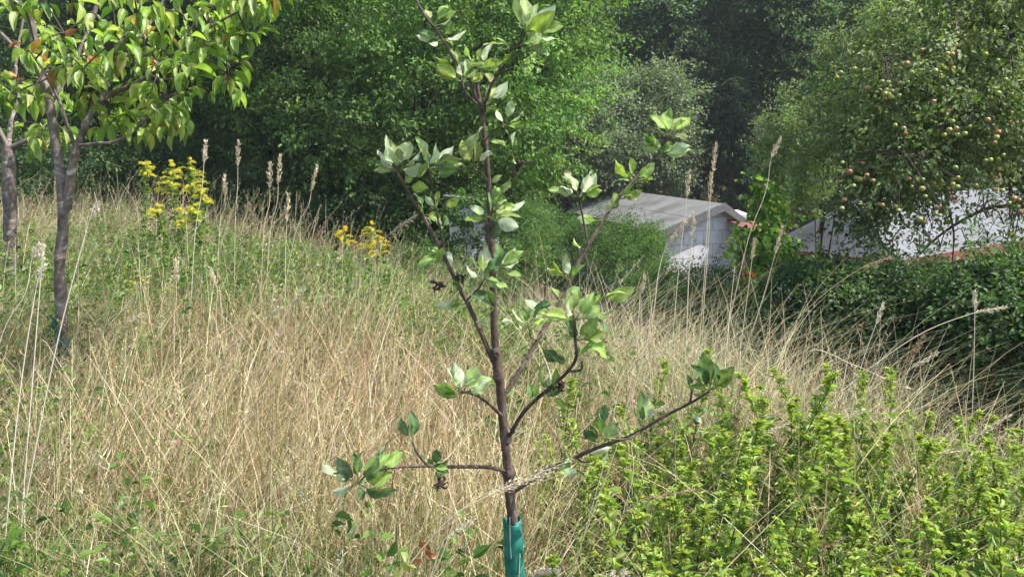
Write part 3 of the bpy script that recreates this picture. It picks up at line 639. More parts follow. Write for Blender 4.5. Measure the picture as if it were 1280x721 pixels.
# dead shrivelled clusters
for (px, py, dz) in [(551, 355, .02), (549, 606, -.18), (706, 205, .2), (650, 205, -.05), (596, 92, 0), (574, 345, .02), (701, 480, -.1)]:
    if (px, py) == (706, 205): continue
    mb = MB(); c = np.array(at(px, py, SY + dz))
    for _ in range(9):
        e = c + rng.normal(0, .012, 3) + np.array([0, 0, -.008]); m_ = (c + e) / 2 + rng.normal(0, .006, 3)
        tube(mb, [c + rng.normal(0, .003, 3), m_, e], [.0015, .0035, .0008], 5, 3, rough=.3)
    mb.build('withered_leaf_cluster', M['dead'], sap)
# leaf clusters : base px, depth, list of leaves (angle in degrees from straight up, clockwise, length px, kind)
UP = [(.2, .29, .09), (.26, .34, .13), (.16, .24, .07)]
DK = [(.085, .15, .065), (.11, .18, .075), (.09, .16, .055)]
PALE = [(.36, .44, .27), (.30, .40, .2), (.42, .48, .34)]
YEL = [(.24, .34, .08), (.2, .3, .07)]
def leafset(px, py, dz, spec, pet=.018):
    c = np.array(at(px, py, SY + dz)); mb = MB(); n = len(spec)
    extra = [(a_ + rng.choice([-1, 1]) * rng.uniform(10, 24), L_ * rng.uniform(.5, .85), rng.choice(['u', 'p', 'y', 'u']) if k_ != 'd' else 'd') for (a_, L_, k_) in spec if rng.random() < (.4 if py > 130 else .15)]
    spec = list(spec) + extra
    for (ang, L, kind) in spec:
        a = R(ang + rng.normal(0, 11)); tilt = rng.uniform(-.8, .6)
        D = unit(np.array([math.sin(a), tilt, math.cos(a)])); pl = min(pet * 1.4, L * PXM * .42) * rng.uniform(.7, 1.2)
        b = c + D * pl + np.array([0, 0, -.1 * pl])
        bend = (c + b) / 2 + np.array([0, 0, -.002])
        pal = {'u': UP, 'd': DK, 'p': PALE, 'y': YEL}[kind]
        tube(mb, [c, bend, b], [.0011, .0010, .0009], 5, 2, c=(.2, .26, .1), cap=False)
        side = unit(np.cross(D, [0, 1, 0])); N = unit(np.array([0, -1.0, .35]) + rng.normal(0, .6, 3) + side * rng.normal(0, .9))
        if kind == 'p': N = -N           # pale underside towards the viewer
        L = min(L, 40 + .25 * max(0, L - 40)) * rng.uniform(.8, 1.12); Lm = L * PXM * .8; Wm = Lm * rng.uniform(.42, .62)
        nv = leaf_template(8, 4, 1, rng.uniform(.03, .24), rng.uniform(-.05, .5), rng.uniform(.03, .07), .9)
        col = pick(pal, 1, .1); uu = nv[0][:, 0]; vv = np.tile(np.arange(5), 9); ab = np.abs(vv - 2)
        vf = np.where(ab == 0, 1.4, 1.0) * np.where((np.round(uu * 8 + ab * .9) % 2) == 0, 1.1, .93)
        ph = rng.uniform(0, 6.28, 3); dsp = .03 * np.sin(uu * 9 + ph[0] + vv) * (ab > 0) + .035 * np.sin(uu * 5 + ph[1]) * (ab / 2) * np.sign(vv - 2) + .05 * np.sin(uu * 3.1 + ph[2]) * uu
        leaves(mb, b[None], D[None], N[None], np.array([Lm]), np.array([Wm]), col, nv, vf, dsp)
    mb.build('leaf_cluster', M['apple_leaf'], sap)
clusters = [
    (497, 213, .03, [(-70, 30, 'y'), (-42, 44, 'p'), (-25, 40, 'u'), (-5, 48, 'p'), (12, 42, 'u'), (28, 46, 'p'), (50, 42, 'p'), (72, 44, 'u'), (88, 40, 'y'), (-85, 24, 'p')]),
    (536, 212, .01, [(-28, 42, 'p'), (-8, 48, 'u'), (12, 52, 'p'), (30, 48, 'p'), (48, 34, 'u')]),
    (590, 209, -.06, [(-62, 34, 'u'), (-35, 44, 'y'), (-12, 42, 'u'), (15, 36, 'u'), (38, 26, 'p')]),
    (632, 157, -.05, [(-20, 20, 'p'), (15, 26, 'y'), (50, 26, 'p'), (80, 18, 'u')]), (640, 190, -.02, [(-30, 26, 'u'), (10, 30, 'p'), (160, 22, 'u')]),
    (617, 262, -.02, [(12, 44, 'u'), (35, 48, 'u'), (55, 36, 'p'), (68, 30, 'y')]), (612, 272, -.04, [(-88, 46, 'y'), (-25, 34, 'd'), (-55, 26, 'p'), (8, 28, 'p'), (82, 42, 'u'), (60, 34, 'p')]),
    (549, 262, .02, [(55, 32, 'y'), (-48, 22, 'p')]), (530, 270, .05, [(48, 28, 'y'), (-20, 26, 'p')]), (504, 232, .04, [(20, 20, 'u'), (75, 26, 'y')]),
    (560, 300, .03, [(-140, 40, 'u'), (165, 30, 'p')]),
    (606, 348, -.04, [(-35, 44, 'u'), (-10, 36, 'u'), (-75, 30, 'p'), (12, 36, 'p'), (40, 30, 'd'), (100, 36, 'u'), (160, 30, 'u'), (-150, 26, 'y')]),
    (622, 335, -.02, [(30, 38, 'p'), (60, 40, 'u'), (85, 34, 'u'), (5, 34, 'd')]), (617, 385, -.02, [(-30, 34, 'd'), (-150, 26, 'u')]),
    (661, 408, .05, [(-40, 30, 'u'), (-5, 26, 'u'), (38, 34, 'd'), (70, 20, 'y')]),
    (718, 400, -.17, [(-80, 36, 'y'), (-55, 38, 'u'), (-30, 50, 'p'), (-5, 40, 'u'), (22, 44, 'u'), (48, 66, 'y'), (58, 40, 'p'), (72, 34, 'y')], .02),
    (750, 375, -.1, [(28, 48, 'p'), (50, 44, 'u')]), (720, 424, -.16, [(65, 44, 'y'), (100, 54, 'y'), (38, 36, 'u'), (-45, 28, 'y')]), (738, 388, -.12, [(75, 34, 'u'), (105, 28, 'd')]),
    (712, 350, .16, [(-72, 30, 'u'), (-40, 28, 'y'), (-10, 34, 'p'), (30, 32, 'u'), (160, 28, 'u')]), (700, 375, .1, [(-120, 34, 'd'), (-30, 30, 'p'), (60, 34, 'u')]),
    (714, 458, -.14, [(-48, 40, 'd'), (-75, 24, 'd')]), (690, 490, -.1, [(-25, 36, 'd'), (15, 30, 'u'), (140, 22, 'y')]), (668, 505, -.06, [(20, 30, 'u'), (-10, 24, 'd')]),
    (888, 487, -.22, [(-42, 46, 'd'), (-18, 52, 'u'), (16, 62, 'd'), (36, 44, 'u'), (-80, 22, 'y')]), (864, 488, -.21, [(-30, 22, 'd'), (25, 20, 'u')]), (864, 506, -.2, [(110, 24, 'd'), (140, 20, 'p')]),
    (448, 603, -.27, [(-60, 40, 'd'), (-38, 46, 'd'), (-15, 48, 'd'), (5, 52, 'u'), (28, 40, 'u'), (45, 54, 'd'), (62, 42, 'y'), (84, 50, 'u'), (105, 56, 'd'), (130, 30, 'd'), (-95, 44, 'p')]),
    (470, 588, -.25, [(15, 30, 'd'), (40, 26, 'u'), (70, 36, 'y')]), (516, 553, -.2, [(-25, 34, 'd'), (10, 36, 'd'), (-5, 24, 'u')]), (545, 584, -.16, [(-42, 26, 'd'), (10, 24, 'd'), (30, 18, 'p')]),
    (578, 491, -.1, [(-60, 36, 'u'), (-35, 40, 'y'), (-10, 46, 'p'), (18, 52, 'p'), (38, 40, 'u'), (58, 34, 'p'), (-88, 26, 'u')]),
    (752, 556, -.1, [(-40, 30, 'd'), (20, 34, 'd')]), (752, 545, -.11, [(-5, 44, 'd'), (25, 38, 'd')]), (803, 536, -.16, [(-8, 44, 'd'), (15, 36, 'p')]),
    (838, 170, .3, [(-42, 38, 'y'), (-25, 44, 'u'), (-8, 46, 'p'), (10, 40, 'u'), (32, 56, 'u'), (52, 58, 'y'), (75, 30, 'u'), (-75, 26, 'y')]),
    (830, 185, .29, [(-50, 24, 'u'), (90, 28, 'u'), (130, 22, 'y')]), (822, 195, .28, [(-30, 26, 'y'), (40, 26, 'u'), (80, 44, 'p'), (95, 40, 'u'), (5, 20, 'p')]),
    (792, 228, .27, [(-40, 34, 'y'), (-12, 38, 'y'), (30, 34, 'u'), (60, 28, 'y')]), (724, 246, .18, [(-72, 42, 'u'), (-30, 40, 'p'), (-8, 52, 'u'), (12, 50, 'p'), (50, 38, 'p'), (85, 34, 'y')]),
    (657, 42, -.09, [(-22, 54, 'p'), (-8, 50, 'u'), (5, 38, 'p'), (18, 44, 'p'), (45, 42, 'p'), (62, 40, 'y'), (78, 44, 'u'), (90, 34, 'p')]),
    (640, 68, -.06, [(-20, 24, 'y')]), (578, 102, -.03, [(-45, 34, 'y'), (-70, 28, 'u'), (10, 26, 'p'), (40, 36, 'u'), (70, 34, 'y'), (-15, 24, 'p')]),
    (596, 86, .0, [(-30, 30, 'u'), (-5, 24, 'y'), (25, 30, 'p'), (50, 34, 'y'), (75, 30, 'u'), (95, 26, 'y'), (-60, 20, 'p')]),
    (541, 32, .05, [(-12, 22, 'p'), (20, 28, 'y'), (48, 34, 'u'), (70, 30, 'p')]), (552, 48, .04, [(80, 26, 'p'), (50, 22, 'u'), (-90, 28, 'p'), (110, 20, 'y')]), (608, 132, -.02, [(20, 30, 'u'), (45, 34, 'p'), (0, 24, 'p')]),
    (520, 0, .07, [(-10, 30, 'u'), (20, 26, 'p')]), (600, 560, -.1, [(-20, 3, 'd')])]
for cdef in clusters[:-1]: leafset(*cdef)
for bi, cnt_ in [(0, 4), (1, 2), (6, 7), (8, 3), (9, 2), (4, 5), (5, 3), (3, 1)]:      # short spurs with a leaf or two along the branches
    pts_ = branches[bi][0]
    for q in range(cnt_):
        s_ = rng.uniform(.22, .95) * (len(pts_) - 1); i_ = int(s_); f_ = s_ - i_; a_, b_ = pts_[i_], pts_[min(i_ + 1, len(pts_) - 1)]
        lerp = lambda n_: (a_[n_] if len(a_) > n_ else 0) * (1 - f_) + (b_[n_] if len(b_) > n_ else 0) * f_
        a0 = rng.uniform(-110, 110); leafset(lerp(0), lerp(1), lerp(2), [(a0 + rng.uniform(-35, 35), rng.uniform(18, 38), rng.choice(['u', 'p', 'y', 'd'])) for _ in range(rng.integers(1, 4))])
for q in range(5):
    y_ = rng.uniform(120, 440); leafset(np.interp(y_, [84, 150, 255, 350, 440], [595, 603, 612, 616, 620]), y_, 0, [(rng.choice([-1, 1]) * rng.uniform(20, 110), rng.uniform(16, 32), rng.choice(['u', 'p', 'd'])) for _ in range(rng.integers(1, 3))])
# teal spiral guard: overlapping plastic wrap, open at the front with a wire
gd = MB(); c0 = np.array(at(640, 648, SY)); c1_ = np.array([g0.x + .004, 2.2, .0]); n = 40; m_ = 22; V = []
for i in range(n + 1):
    s = i / n; cc = c0 * (1 - s) + c1_ * s; 
    for j in range(m_ + 1):
        a = -math.pi / 2 + .25 + (2 * math.pi * 1.12) * j / m_ + s * 1.6
        r = (.0235 + .0045 * s) * (1 + .05 * math.sin(s * 21 + a)) + .003 * j / m_
        V.append(cc + np.array([math.cos(a) * r, math.sin(a) * r, .004 * math.sin(a * 2 + 1) * (i == 0) - .006 * (i == 0) * j / m_]))
i, j = np.meshgrid(np.arange(n), np.arange(m_), indexing='ij'); q = m_ + 1
gd.add(V, np.stack([i * q + j, i * q + j + 1, (i + 1) * q + j + 1, (i + 1) * q + j], -1).reshape(-1, 4))
go = gd.build('trunk_guard', M['guard'], sap); so = go.modifiers.new('thickness', 'SOLIDIFY'); so.thickness = .0015
V = np.array(V).reshape(n + 1, m_ + 1, 3); e = MB(); tube(e, [V[k, 0] + np.array([0, -.001, 0]) for k in range(0, n + 1, 4)], [.0013] * 11, 5, 2); tube(e, [V[k, m_] + np.array([0, -.001, 0]) for k in range(0, n + 1, 4)], [.0013] * 11, 5, 2)
e.build('guard_edge', M['guard_edge'], sap)
e = MB(); wx = c0 + np.array([-.006, -.026, -.004]); tube(e, [wx + np.array([0, 0, .02]), wx, wx + np.array([.001, 0, -.05]), wx + np.array([.004, -.002, -.1])], [.0012] * 4, 5, 3)
wx = c0 + np.array([.022, -.027, -.09]); tube(e, [wx, wx + np.array([-.003, 0, -.08]), wx + np.array([-.004, -.003, -.2])], [.0012] * 3, 5, 3); e.build('wire', M['wire'], sap)

# ------------------------------------------------------------------ cherry trees
CHL = [(.23, .34, .08), (.18, .27, .06), (.28, .38, .09), (.13, .21, .05), (.36, .42, .14)]; CHR = [(.4, .2, .06), (.28, .12, .06), (.42, .32, .07), (.2, .1, .06)]
def cherry(label, Y, gx_, paths, regions, nclus, leafL, guard=None):
    base = at(paths[0][0][0][0], 470, Y); gz = g1(base.x, Y); root = empty('cherry_tree', (base.x, Y, gz), label, 'cherry tree')
    t = MB(); sk = []
    for k, (pts, w0, w1) in enumerate(paths):
        PP = [at(p[0], p[1], Y + (p[2] if len(p) > 2 else 0)) for p in pts]
        if k == 0: PP = [Vector((PP[0].x, Y, gz - .05))] + PP
        n = len(PP); rr = [(w0 + (w1 - w0) * q / (n - 1)) * Y / F / 2 for q in range(n)]
        mb = t if k == 0 else MB(); tube(mb, PP, rr, 12 if w0 > 8 else 7, 5, rough=.06)
        if k == 0: mb.build('trunk', M['cherry_bark'], root)
        else: mb.build('branch', M['cherry_bark'], root)
        q_, _ = smooth_path(PP, rr, 5); sk.append(q_ if k else q_[int(len(q_) * .6):])
    sk = np.concatenate(sk); cp = []
    while len(cp) < nclus:
        x0, y0, x1, y1, dn = regions[rng.integers(len(regions))]
        cp.append(np.array(at(rng.uniform(x0, x1), rng.uniform(y0, y1), Y + rng.uniform(-dn, dn))))
    cp = np.array(cp); order = np.argsort([np.min(((sk - c) ** 2).sum(1)) for c in cp]); cp = cp[order]
    tw = MB(); lv = MB(); nodes = sk.copy()
    for c in cp:
        s = nodes[np.argmin(((nodes - c) ** 2).sum(1))]; md = (s + c) / 2 + np.array([0, 0, .04]) + rng.normal(0, .02, 3)
        tube(tw, [s, md, c], [.005, .004, .0028], 5, 3, cap=False); nodes = np.concatenate([nodes, [md, c]])
        n = rng.integers(5, 9); az = rng.uniform(0, 6.28) + np.arange(n) * 2.4
        D = np.stack([np.cos(az) * .75, np.sin(az) * .75, rng.uniform(-1.2, .25, n)], -1) + rng.normal(0, .22, (n, 3)); D = unit(D)
        pb = c + rng.normal(0, .012, (n, 3)); pe = pb + D * .025
        for a_, b_ in zip(pb, pe): tube(tw, [c, a_, b_], [.0016, .0014, .0012], 4, 1, cap=False)
        outh = np.stack([np.cos(az), np.sin(az), np.zeros(n)], -1); N = unit(np.array([0, 0, 1.]) * .9 + outh * .7 + rng.normal(0, .25, (n, 3)))
        col = pick(CHL, n, .1); od = rng.random(n) < .05; 
        if od.any(): col[od] = pick(CHR, od.sum(), .1)
        ln = leafL * rng.uniform(.5, 1.35, n)
        leaves(lv, pe, D, N, ln, ln * rng.uniform(.32, .46, n), col, leaf_template(6, 2, .9, .35, .3, .03, 1.12))
    tw.build('twigs', M['dark_bark'], root); lv.build('leaves', M['cherry_leaf'], root)
    return root, gz
ch, gz = cherry('nearer cherry tree with pale-barked forked trunk, drooping yellow-green leaves and a tattered green guard', 4.6, 0,
    [([(76, 480), (75, 440), (77, 390), (74, 335), (79, 285), (78, 235), (72, 195), (66, 155), (60, 120), (50, 90), (43, 52), (37, 12), (32, -40)], 17, 7),
     ([(84, 262), (88, 222, -.02), (94, 192, -.03), (102, 168, -.03), (112, 146, 0), (122, 128, .05), (140, 117, .1), (162, 108, .1), (186, 95, .1), (206, 84, .1)], 11, 4),
     ([(99, 182, -.04), (120, 180, -.1), (145, 177, -.15), (165, 165, -.2), (186, 145, -.25), (202, 128, -.25), (225, 115, -.3)], 5, 2.5),
     ([(95, 185, -.03), (85, 160, -.08), (76, 132, -.12), (60, 98, -.15), (36, 62, -.2)], 5, 2.5),
     ([(62, 130), (92, 80, .2), (110, 40, .3), (122, 0, .35), (125, -40, .4)], 7, 5),
     ([(124, 128), (150, 80, .3), (180, 40, .4), (205, 0, .5), (215, -30, .5)], 6, 3),
     ([(206, 84, .1), (232, 60, 0), (262, 35, -.1), (300, 14, -.15), (345, -5, -.2)], 4, 2.2),
     ([(122, 20, .3), (155, 60, .1), (190, 95, 0), (222, 100, -.1)], 4, 2),
     ([(47, 75), (20, 60, .1), (-10, 30, .2), (-30, 10, .2)], 5, 3)],
    [(0, 0, 200, 110, .5), (0, -40, 260, 60, .6), (90, 20, 250, 130, .45), (180, 60, 290, 115, .35), (230, -30, 330, 60, .35), (120, 130, 240, 162, .3), (60, 40, 150, 110, .4), (290, -30, 362, 12, .3), (-40, 100, 60, 140, .5), (150, 0, 300, 80, .5)], 145, .092)
# tattered guard at the foot
e = MB(); c = np.array(at(76, 430, 4.6))
for k, (px, py, h_, w_) in enumerate([(68, 405, .09, .02), (72, 440, .1, .03), (80, 438, .09, .03), (74, 425, .12, .03), (84, 430, .05, .02)]):
    q0 = np.array(at(px, py, 4.6 - .055)); nseg = 5; V = []
    for i in range(nseg + 1):
        u = i / nseg; ww = w_ * (.5 + .5 * math.sin(u * 3)) ; x = rng.normal(0, .006)
        V += [q0 + np.array([-ww / 2 + x, .015 * abs(u - .5) - .012 * math.sin(u * 5), h_ * (u - .5)]), q0 + np.array([x, -.01, h_ * (u - .5)]), q0 + np.array([ww / 2 + x, .012, h_ * (u - .5)])]
    V = np.array(V); F_ = [[i * 3 + j, i * 3 + j + 1, i * 3 + j + 4, i * 3 + j + 3] for i in range(nseg) for j in (0, 1)]; e.add(V, F_)
o = e.build('trunk_guard', mat('guard_dark', _plain((.012, .07, .06), .6)), ch); o.modifiers.new('thickness', 'SOLIDIFY').thickness = .002
cherry('farther cherry tree, its straight trunk by the photo\'s left edge', 7.6, 0,
    [([(14, 345), (13, 300), (12, 250), (11, 215), (10, 182)], 17, 14), ([(11, 188), (0, 165), (-15, 140), (-30, 90)], 8, 4), ([(12, 186), (28, 178), (46, 172), (62, 158), (72, 140)], 7, 3),
     ([(10, 190), (14, 150, .2), (24, 120, .3), (20, 80, .4), (30, 20, .5)], 7, 3)],
    [(-30, 90, 60, 180, .5), (-40, 60, 90, 130, .6), (20, 130, 80, 185, .4)], 34, .12)

# ------------------------------------------------------------------ goldenrod
def goldenrod(label, px, top_py, Y, plume=1.0, base_py=None, yel=((.62, .42, .02), (.7, .52, .04), (.55, .36, .015))):
    tp = np.array(at(px, top_py, Y)); gz = g1(tp[0], Y); bx = tp[0] + rng.normal(0, .06); root = empty('goldenrod', (bx, Y, gz), label, 'goldenrod', 'goldenrod plants in flower')
    b = np.array([bx, Y, gz - .02]); h = tp[2] - gz; s = MB(); path = [b, b + (tp - b) * .5 + np.array([rng.normal(0, .03), 0, 0]), tp]; tube(s, path, [.006, .005, .002], 6, 6, c=(.15, .22, .07)); s.build('stem', M['weed_leaf'], root)
    sm, _ = smooth_path(path, [1, 1, 1], 20); lv = MB(); n = 130; u = rng.uniform(.25, .92, n); pi = sm[(u * (len(sm) - 1)).astype(int)]; az = rng.uniform(0, 6.28, n)
    D = np.stack([np.cos(az), np.sin(az), rng.uniform(-.2, .9, n)], -1); leaves(lv, pi, D, np.tile([0, 0, 1.], (n, 1)), rng.uniform(.05, .11, n) * (1.2 - .5 * u), rng.uniform(.014, .022, n), pick([(.14, .23, .06), (.18, .27, .07), (.2, .28, .1)], n), T_MID); lv.build('leaves', M['weed_leaf'], root)
    f = MB(); nb = int(15 * plume) + 6; st = MB(); tube(st, [tp - np.array([0, 0, .36 * plume]), tp - np.array([0, 0, .15 * plume]), tp + np.array([0, 0, .01])], [.003, .0025, .0015], 5, 2, c=(.25, .28, .07))
    for k in range(nb):
        a = rng.uniform(0, 6.28); z = -.34 * plume * rng.random() ** .7; Lb = (.035 + .5 * abs(z)) * rng.uniform(.8, 1.25); p0 = tp + np.array([0, 0, z])
        t_ = np.linspace(.1, 1, 26); arc = p0 + np.stack([np.cos(a) * Lb * t_, np.sin(a) * Lb * t_, Lb * (.75 * t_ - .65 * t_ ** 2)], -1)
        tube(st, arc[::6], [.0014] * len(arc[::6]), 4, 1, c=(.3, .3, .06), cap=False)
        pts = np.repeat(arc, 6, 0) + rng.normal(0, .007, (len(arc) * 6, 3)) + np.array([0, 0, .004]); m2 = len(pts)
        leaves(f, pts, rng.normal(0, 1, (m2, 3)) + np.array([0, 0, .7]), rng.normal(0, 1, (m2, 3)), rng.uniform(.007, .014, m2), rng.uniform(.005, .009, m2), pick(yel, m2, .1), T_FAR)
    f.build('flower_plume', M['petal'], root, smooth=False); st.build('plume_stalks', M['weed_leaf'], root)
GOLD = [(212, 202, 9.6, 1.2, 'goldenrod with the broad flat-topped plume at the middle of the tall clump'), (236, 196, 9.8, 1.3, 'goldenrod with the tallest plume, right side of the tall clump'),
        (181, 201, 9.5, .6, 'goldenrod with a small flat plume at the left of the tall clump'), (252, 232, 9.7, .7, 'goldenrod with the low plume at the right of the tall clump'),
        (196, 254, 9.0, .5, 'small goldenrod low at the left foot of the tall clump'), (242, 255, 9.1, .6, 'small goldenrod low at the right foot of the tall clump'), (226, 262, 9.0, .6, 'small goldenrod in the middle foot of the tall clump')]
for px, py, Y, pl, lab in GOLD: goldenrod(lab, px, py, Y, pl, yel=((.78, .72, .05), (.8, .76, .12), (.6, .6, .08)))
for px, py, Y, pl, lab in [(429, 285, 9.4, .6, 'orange-yellow goldenrod tuft left of the pair before the dark shrub'), (464, 278, 9.3, .95, 'orange-yellow goldenrod, taller of the pair before the dark shrub'), (474, 296, 9.2, .7, 'low goldenrod spilling right of the taller orange-yellow one')]:
    goldenrod(lab, px, py, Y, pl, yel=((.8, .64, .02), (.82, .7, .03), (.75, .56, .02)))

# ------------------------------------------------------------------ leafy weeds, bottom right
def weed_variant(k, h):
    root = empty('leafy_weed', (0, 0, 0), 'upright leafy weed with bright yellow-green tip in the dense patch right of the sapling', 'weed', 'leafy weeds in the patch right of the sapling')
    s = MB(); lean = np.array([rng.normal(0, .14), rng.normal(0, .14), 0]); path = [np.array([0, 0, -.03]), np.array([0, 0, h * .5]) + lean * h * .5, np.array([0, 0, h]) + lean * h * 1.3]
    tube(s, path, [.0032, .0026, .0013], 5, 4, c=(.13, .12, .05)); 
    sm, _ = smooth_path(path, [1, 1, 1], 20); lv = MB(); Ps = []; Ds = []; Ls = []; Cs = []
    nn = int(h * 26); 
    def addpair(p, az, L, el, top):
        for q in (0, 1):
            a = az + q * math.pi; D = np.array([math.cos(a), math.sin(a), el + rng.normal(0, .35)]); Ps.append(p); Ds.append(D); Ls.append(L * rng.uniform(.8, 1.15))
            c = np.array((.12, .19, .05)) * (1 - top) + np.array((.31, .39, .09)) * top; 
            if rng.random() < .06: c = np.array([(.42, .36, .05), (.3, .2, .09), (.4, .4, .08)][rng.integers(3)])
            Cs.append(c * rng.uniform(.8, 1.2) * (1 + rng.normal(0, .06, 3)))
    for i in range(nn):
        u = .2 + .8 * (i + .5) / nn; p = sm[min(len(sm) - 1, int(u * (len(sm) - 1)))]; addpair(p, i * 1.57 + rng.normal(0, .6), (.068 - .034 * u ** 2), .45 + .5 * u, max(0, (u - .55) / .45))
        if rng.random() < .65:  # side shoot
            a = rng.uniform(0, 6.28); Lb = rng.uniform(.05, .13) * (1.15 - u); e = p + np.array([math.cos(a) * Lb * .7, math.sin(a) * Lb * .7, Lb]); tube(s, [p, (p + e) / 2 + np.array([math.cos(a), math.sin(a), 0]) * .01, e], [.0016, .0014, .001], 4, 2, c=(.14, .16, .05), cap=False)
            for q in range(5): pp = p + (e - p) * (.3 + .7 * q / 4); addpair(pp, q * 1.57, .024, .6, .5 + .12 * q)
    for q in range(3): addpair(sm[-1], q * 1.05, .024, 1.2, 1.0)
    Ps = np.array(Ps); Ds = np.array(Ds); Ls = np.array(Ls); N = np.tile([0, 0, 1.], (len(Ps), 1)) + rng.normal(0, .3, (len(Ps), 3))
    leaves(lv, Ps, Ds, N, Ls, Ls * .38, np.clip(np.array(Cs), .01, .8), T_MID)
    s.build('stem', M['weed_leaf'], root); lv.build('leaves', M['weed_leaf'], root); return root
WV = [weed_variant(k, h) for k, h in enumerate([.6, .68, .54, .72, .62, .5, .66, .58])]
cnt = 0; tries = 0
while cnt < 290 and tries < 20000:
    tries += 1; y = rng.uniform(1.75, 4.7) ; x = rng.uniform(-.05, 3.0)
    # outline of the patch on the ground
    px = 640 + x / y * F * .99
    if px < 655 + 40 * rng.random() or px > 1330: continue
    edge = 3.3 if px < 1000 else 3.3 + .9 * (px - 1000) / 280
    if y > edge + rng.normal(0, .2): continue
    if px < 830 and rng.random() < .42 * (1 - (px - 655) / 175) + .08: continue
    if rng.random() > .35 + .3 * (y / 3): continue
    if fbm(x * 2, y * 2, 1.5, 4) < -.5: continue
    hs = .88 if px > 800 else .72
    if px > 1000: hs *= .96
    loc = (x, y, g1(x, y)); sc = hs * rng.uniform(.6, 1.2)
    if cnt < len(WV): WV[cnt].location = loc; WV[cnt].scale = (sc,) * 3; WV[cnt].rotation_euler = (0, 0, rng.uniform(0, 6))
    else: copy_thing(WV[cnt % len(WV)], loc, rng.uniform(0, 6.28), sc, tilt=rng.normal(0, .13))
    cnt += 1

# ------------------------------------------------------------------ meadow grass (nobody could count it)
def ribbon(mb, B, h, az, lean, curve, droop, wdt, col, seg=4, face=None):
    """curved tapering blades, all at once"""
    n = len(B); t = np.linspace(0, 1, seg + 1); dh = np.stack([np.cos(az), np.sin(az)], -1)
    off = (lean[:, None] * t + curve[:, None] * t ** 2.2) * h[:, None]
    z = h[:, None] * (t * np.cos(np.minimum(1.2, lean))[:, None] - droop[:, None] * t ** 3)
    Pc = np.empty((n, seg + 1, 3)); Pc[..., 0] = B[:, 0, None] + dh[:, 0, None] * off; Pc[..., 1] = B[:, 1, None] + dh[:, 1, None] * off; Pc[..., 2] = B[:, 2, None] + z
    fa = rng.uniform(-1, 1, n) * .9 if face is None else face
    side = np.stack([np.cos(fa), np.sin(fa), np.zeros(n)], -1)
    wt = wdt[:, None] * (1 - .75 * t ** 1.5) * .5
    V = np.stack([Pc - side[:, None] * wt[..., None], Pc + side[:, None] * wt[..., None]], 2)
    i = np.arange(seg); base = (np.arange(n) * (seg + 1) * 2)[:, None]
    q = np.stack([i * 2, i * 2 + 1, i * 2 + 3, i * 2 + 2], -1)[None] + base[..., None]
    mb.add(V.reshape(-1, 3), q.reshape(-1, 4), np.repeat(col, (seg + 1) * 2, 0)); return Pc
def scatter(n, y0, y1, pw=1.0, wide=.72):
    u = rng.random(n); y = (y0 ** (pw + 1) + u * (y1 ** (pw + 1) - y0 ** (pw + 1))) ** (1 / (pw + 1)); x = rng.uniform(-1, 1, n) * (y * wide + .5)
    return x, y
def sdist(x, y): return .835 * (x - 1.3) + .55 * (y - 4)
def inpatch(x, y):
    px = 640 + x / y * F
    return (px > 690) & (y < 3.4 + .9 * np.clip((px - 1000) / 280, 0, 1)) & (x > .05)
GREENC = [(-4.6, 7.5, 2.2), (-1.5, 7.6, 1.2), (-1.9, 9.0, 1.2), (-2.2, 2.3, .6), (-3.6, 10, 1.5), (-.5, 6.2, .6), (.3, 5.2, .8), (-1.2, 1.7, .5), (-.3, 2.0, .35), (-1.1, 6.6, .9), (-.3, 7.2, .7), (-2.0, 8.0, .8), (-1.2, 6.6, .6), (-5.4, 6.8, 1.4), (-3.3, 5.6, .6)]
def greenness(x, y):
    g = .235 + .5 * fbm(x, y, .9, 3) + .34 * fbm(x, y, 2.6, 8)
    for cx, cy_, r in GREENC: g = g + .5 * np.exp(-((x - cx) ** 2 + (y - cy_) ** 2) / r ** 2)
    return g
STRAW = [(.55, .47, .27), (.62, .55, .36), (.43, .355, .19), (.70, .63, .46), (.31, .25, .13)]; PINK = [(.50, .38, .26), (.56, .45, .32), (.38, .28, .18)]
BROWN = [(.22, .14, .08), (.28, .19, .11)]; GRN = [(.13, .21, .045), (.17, .26, .06), (.10, .17, .04), (.2, .27, .08)]; DGR = [(.05, .11, .025), (.07, .14, .03)]
def height_at(x, y):
    s = sdist(x, y); return .56 + .10 * fbm(x, y, 1.1, 11) + .08 * sstep(y, 4, 9) - .2 * (1 - sstep(y, 1.5, 2.6))
gm = MB()
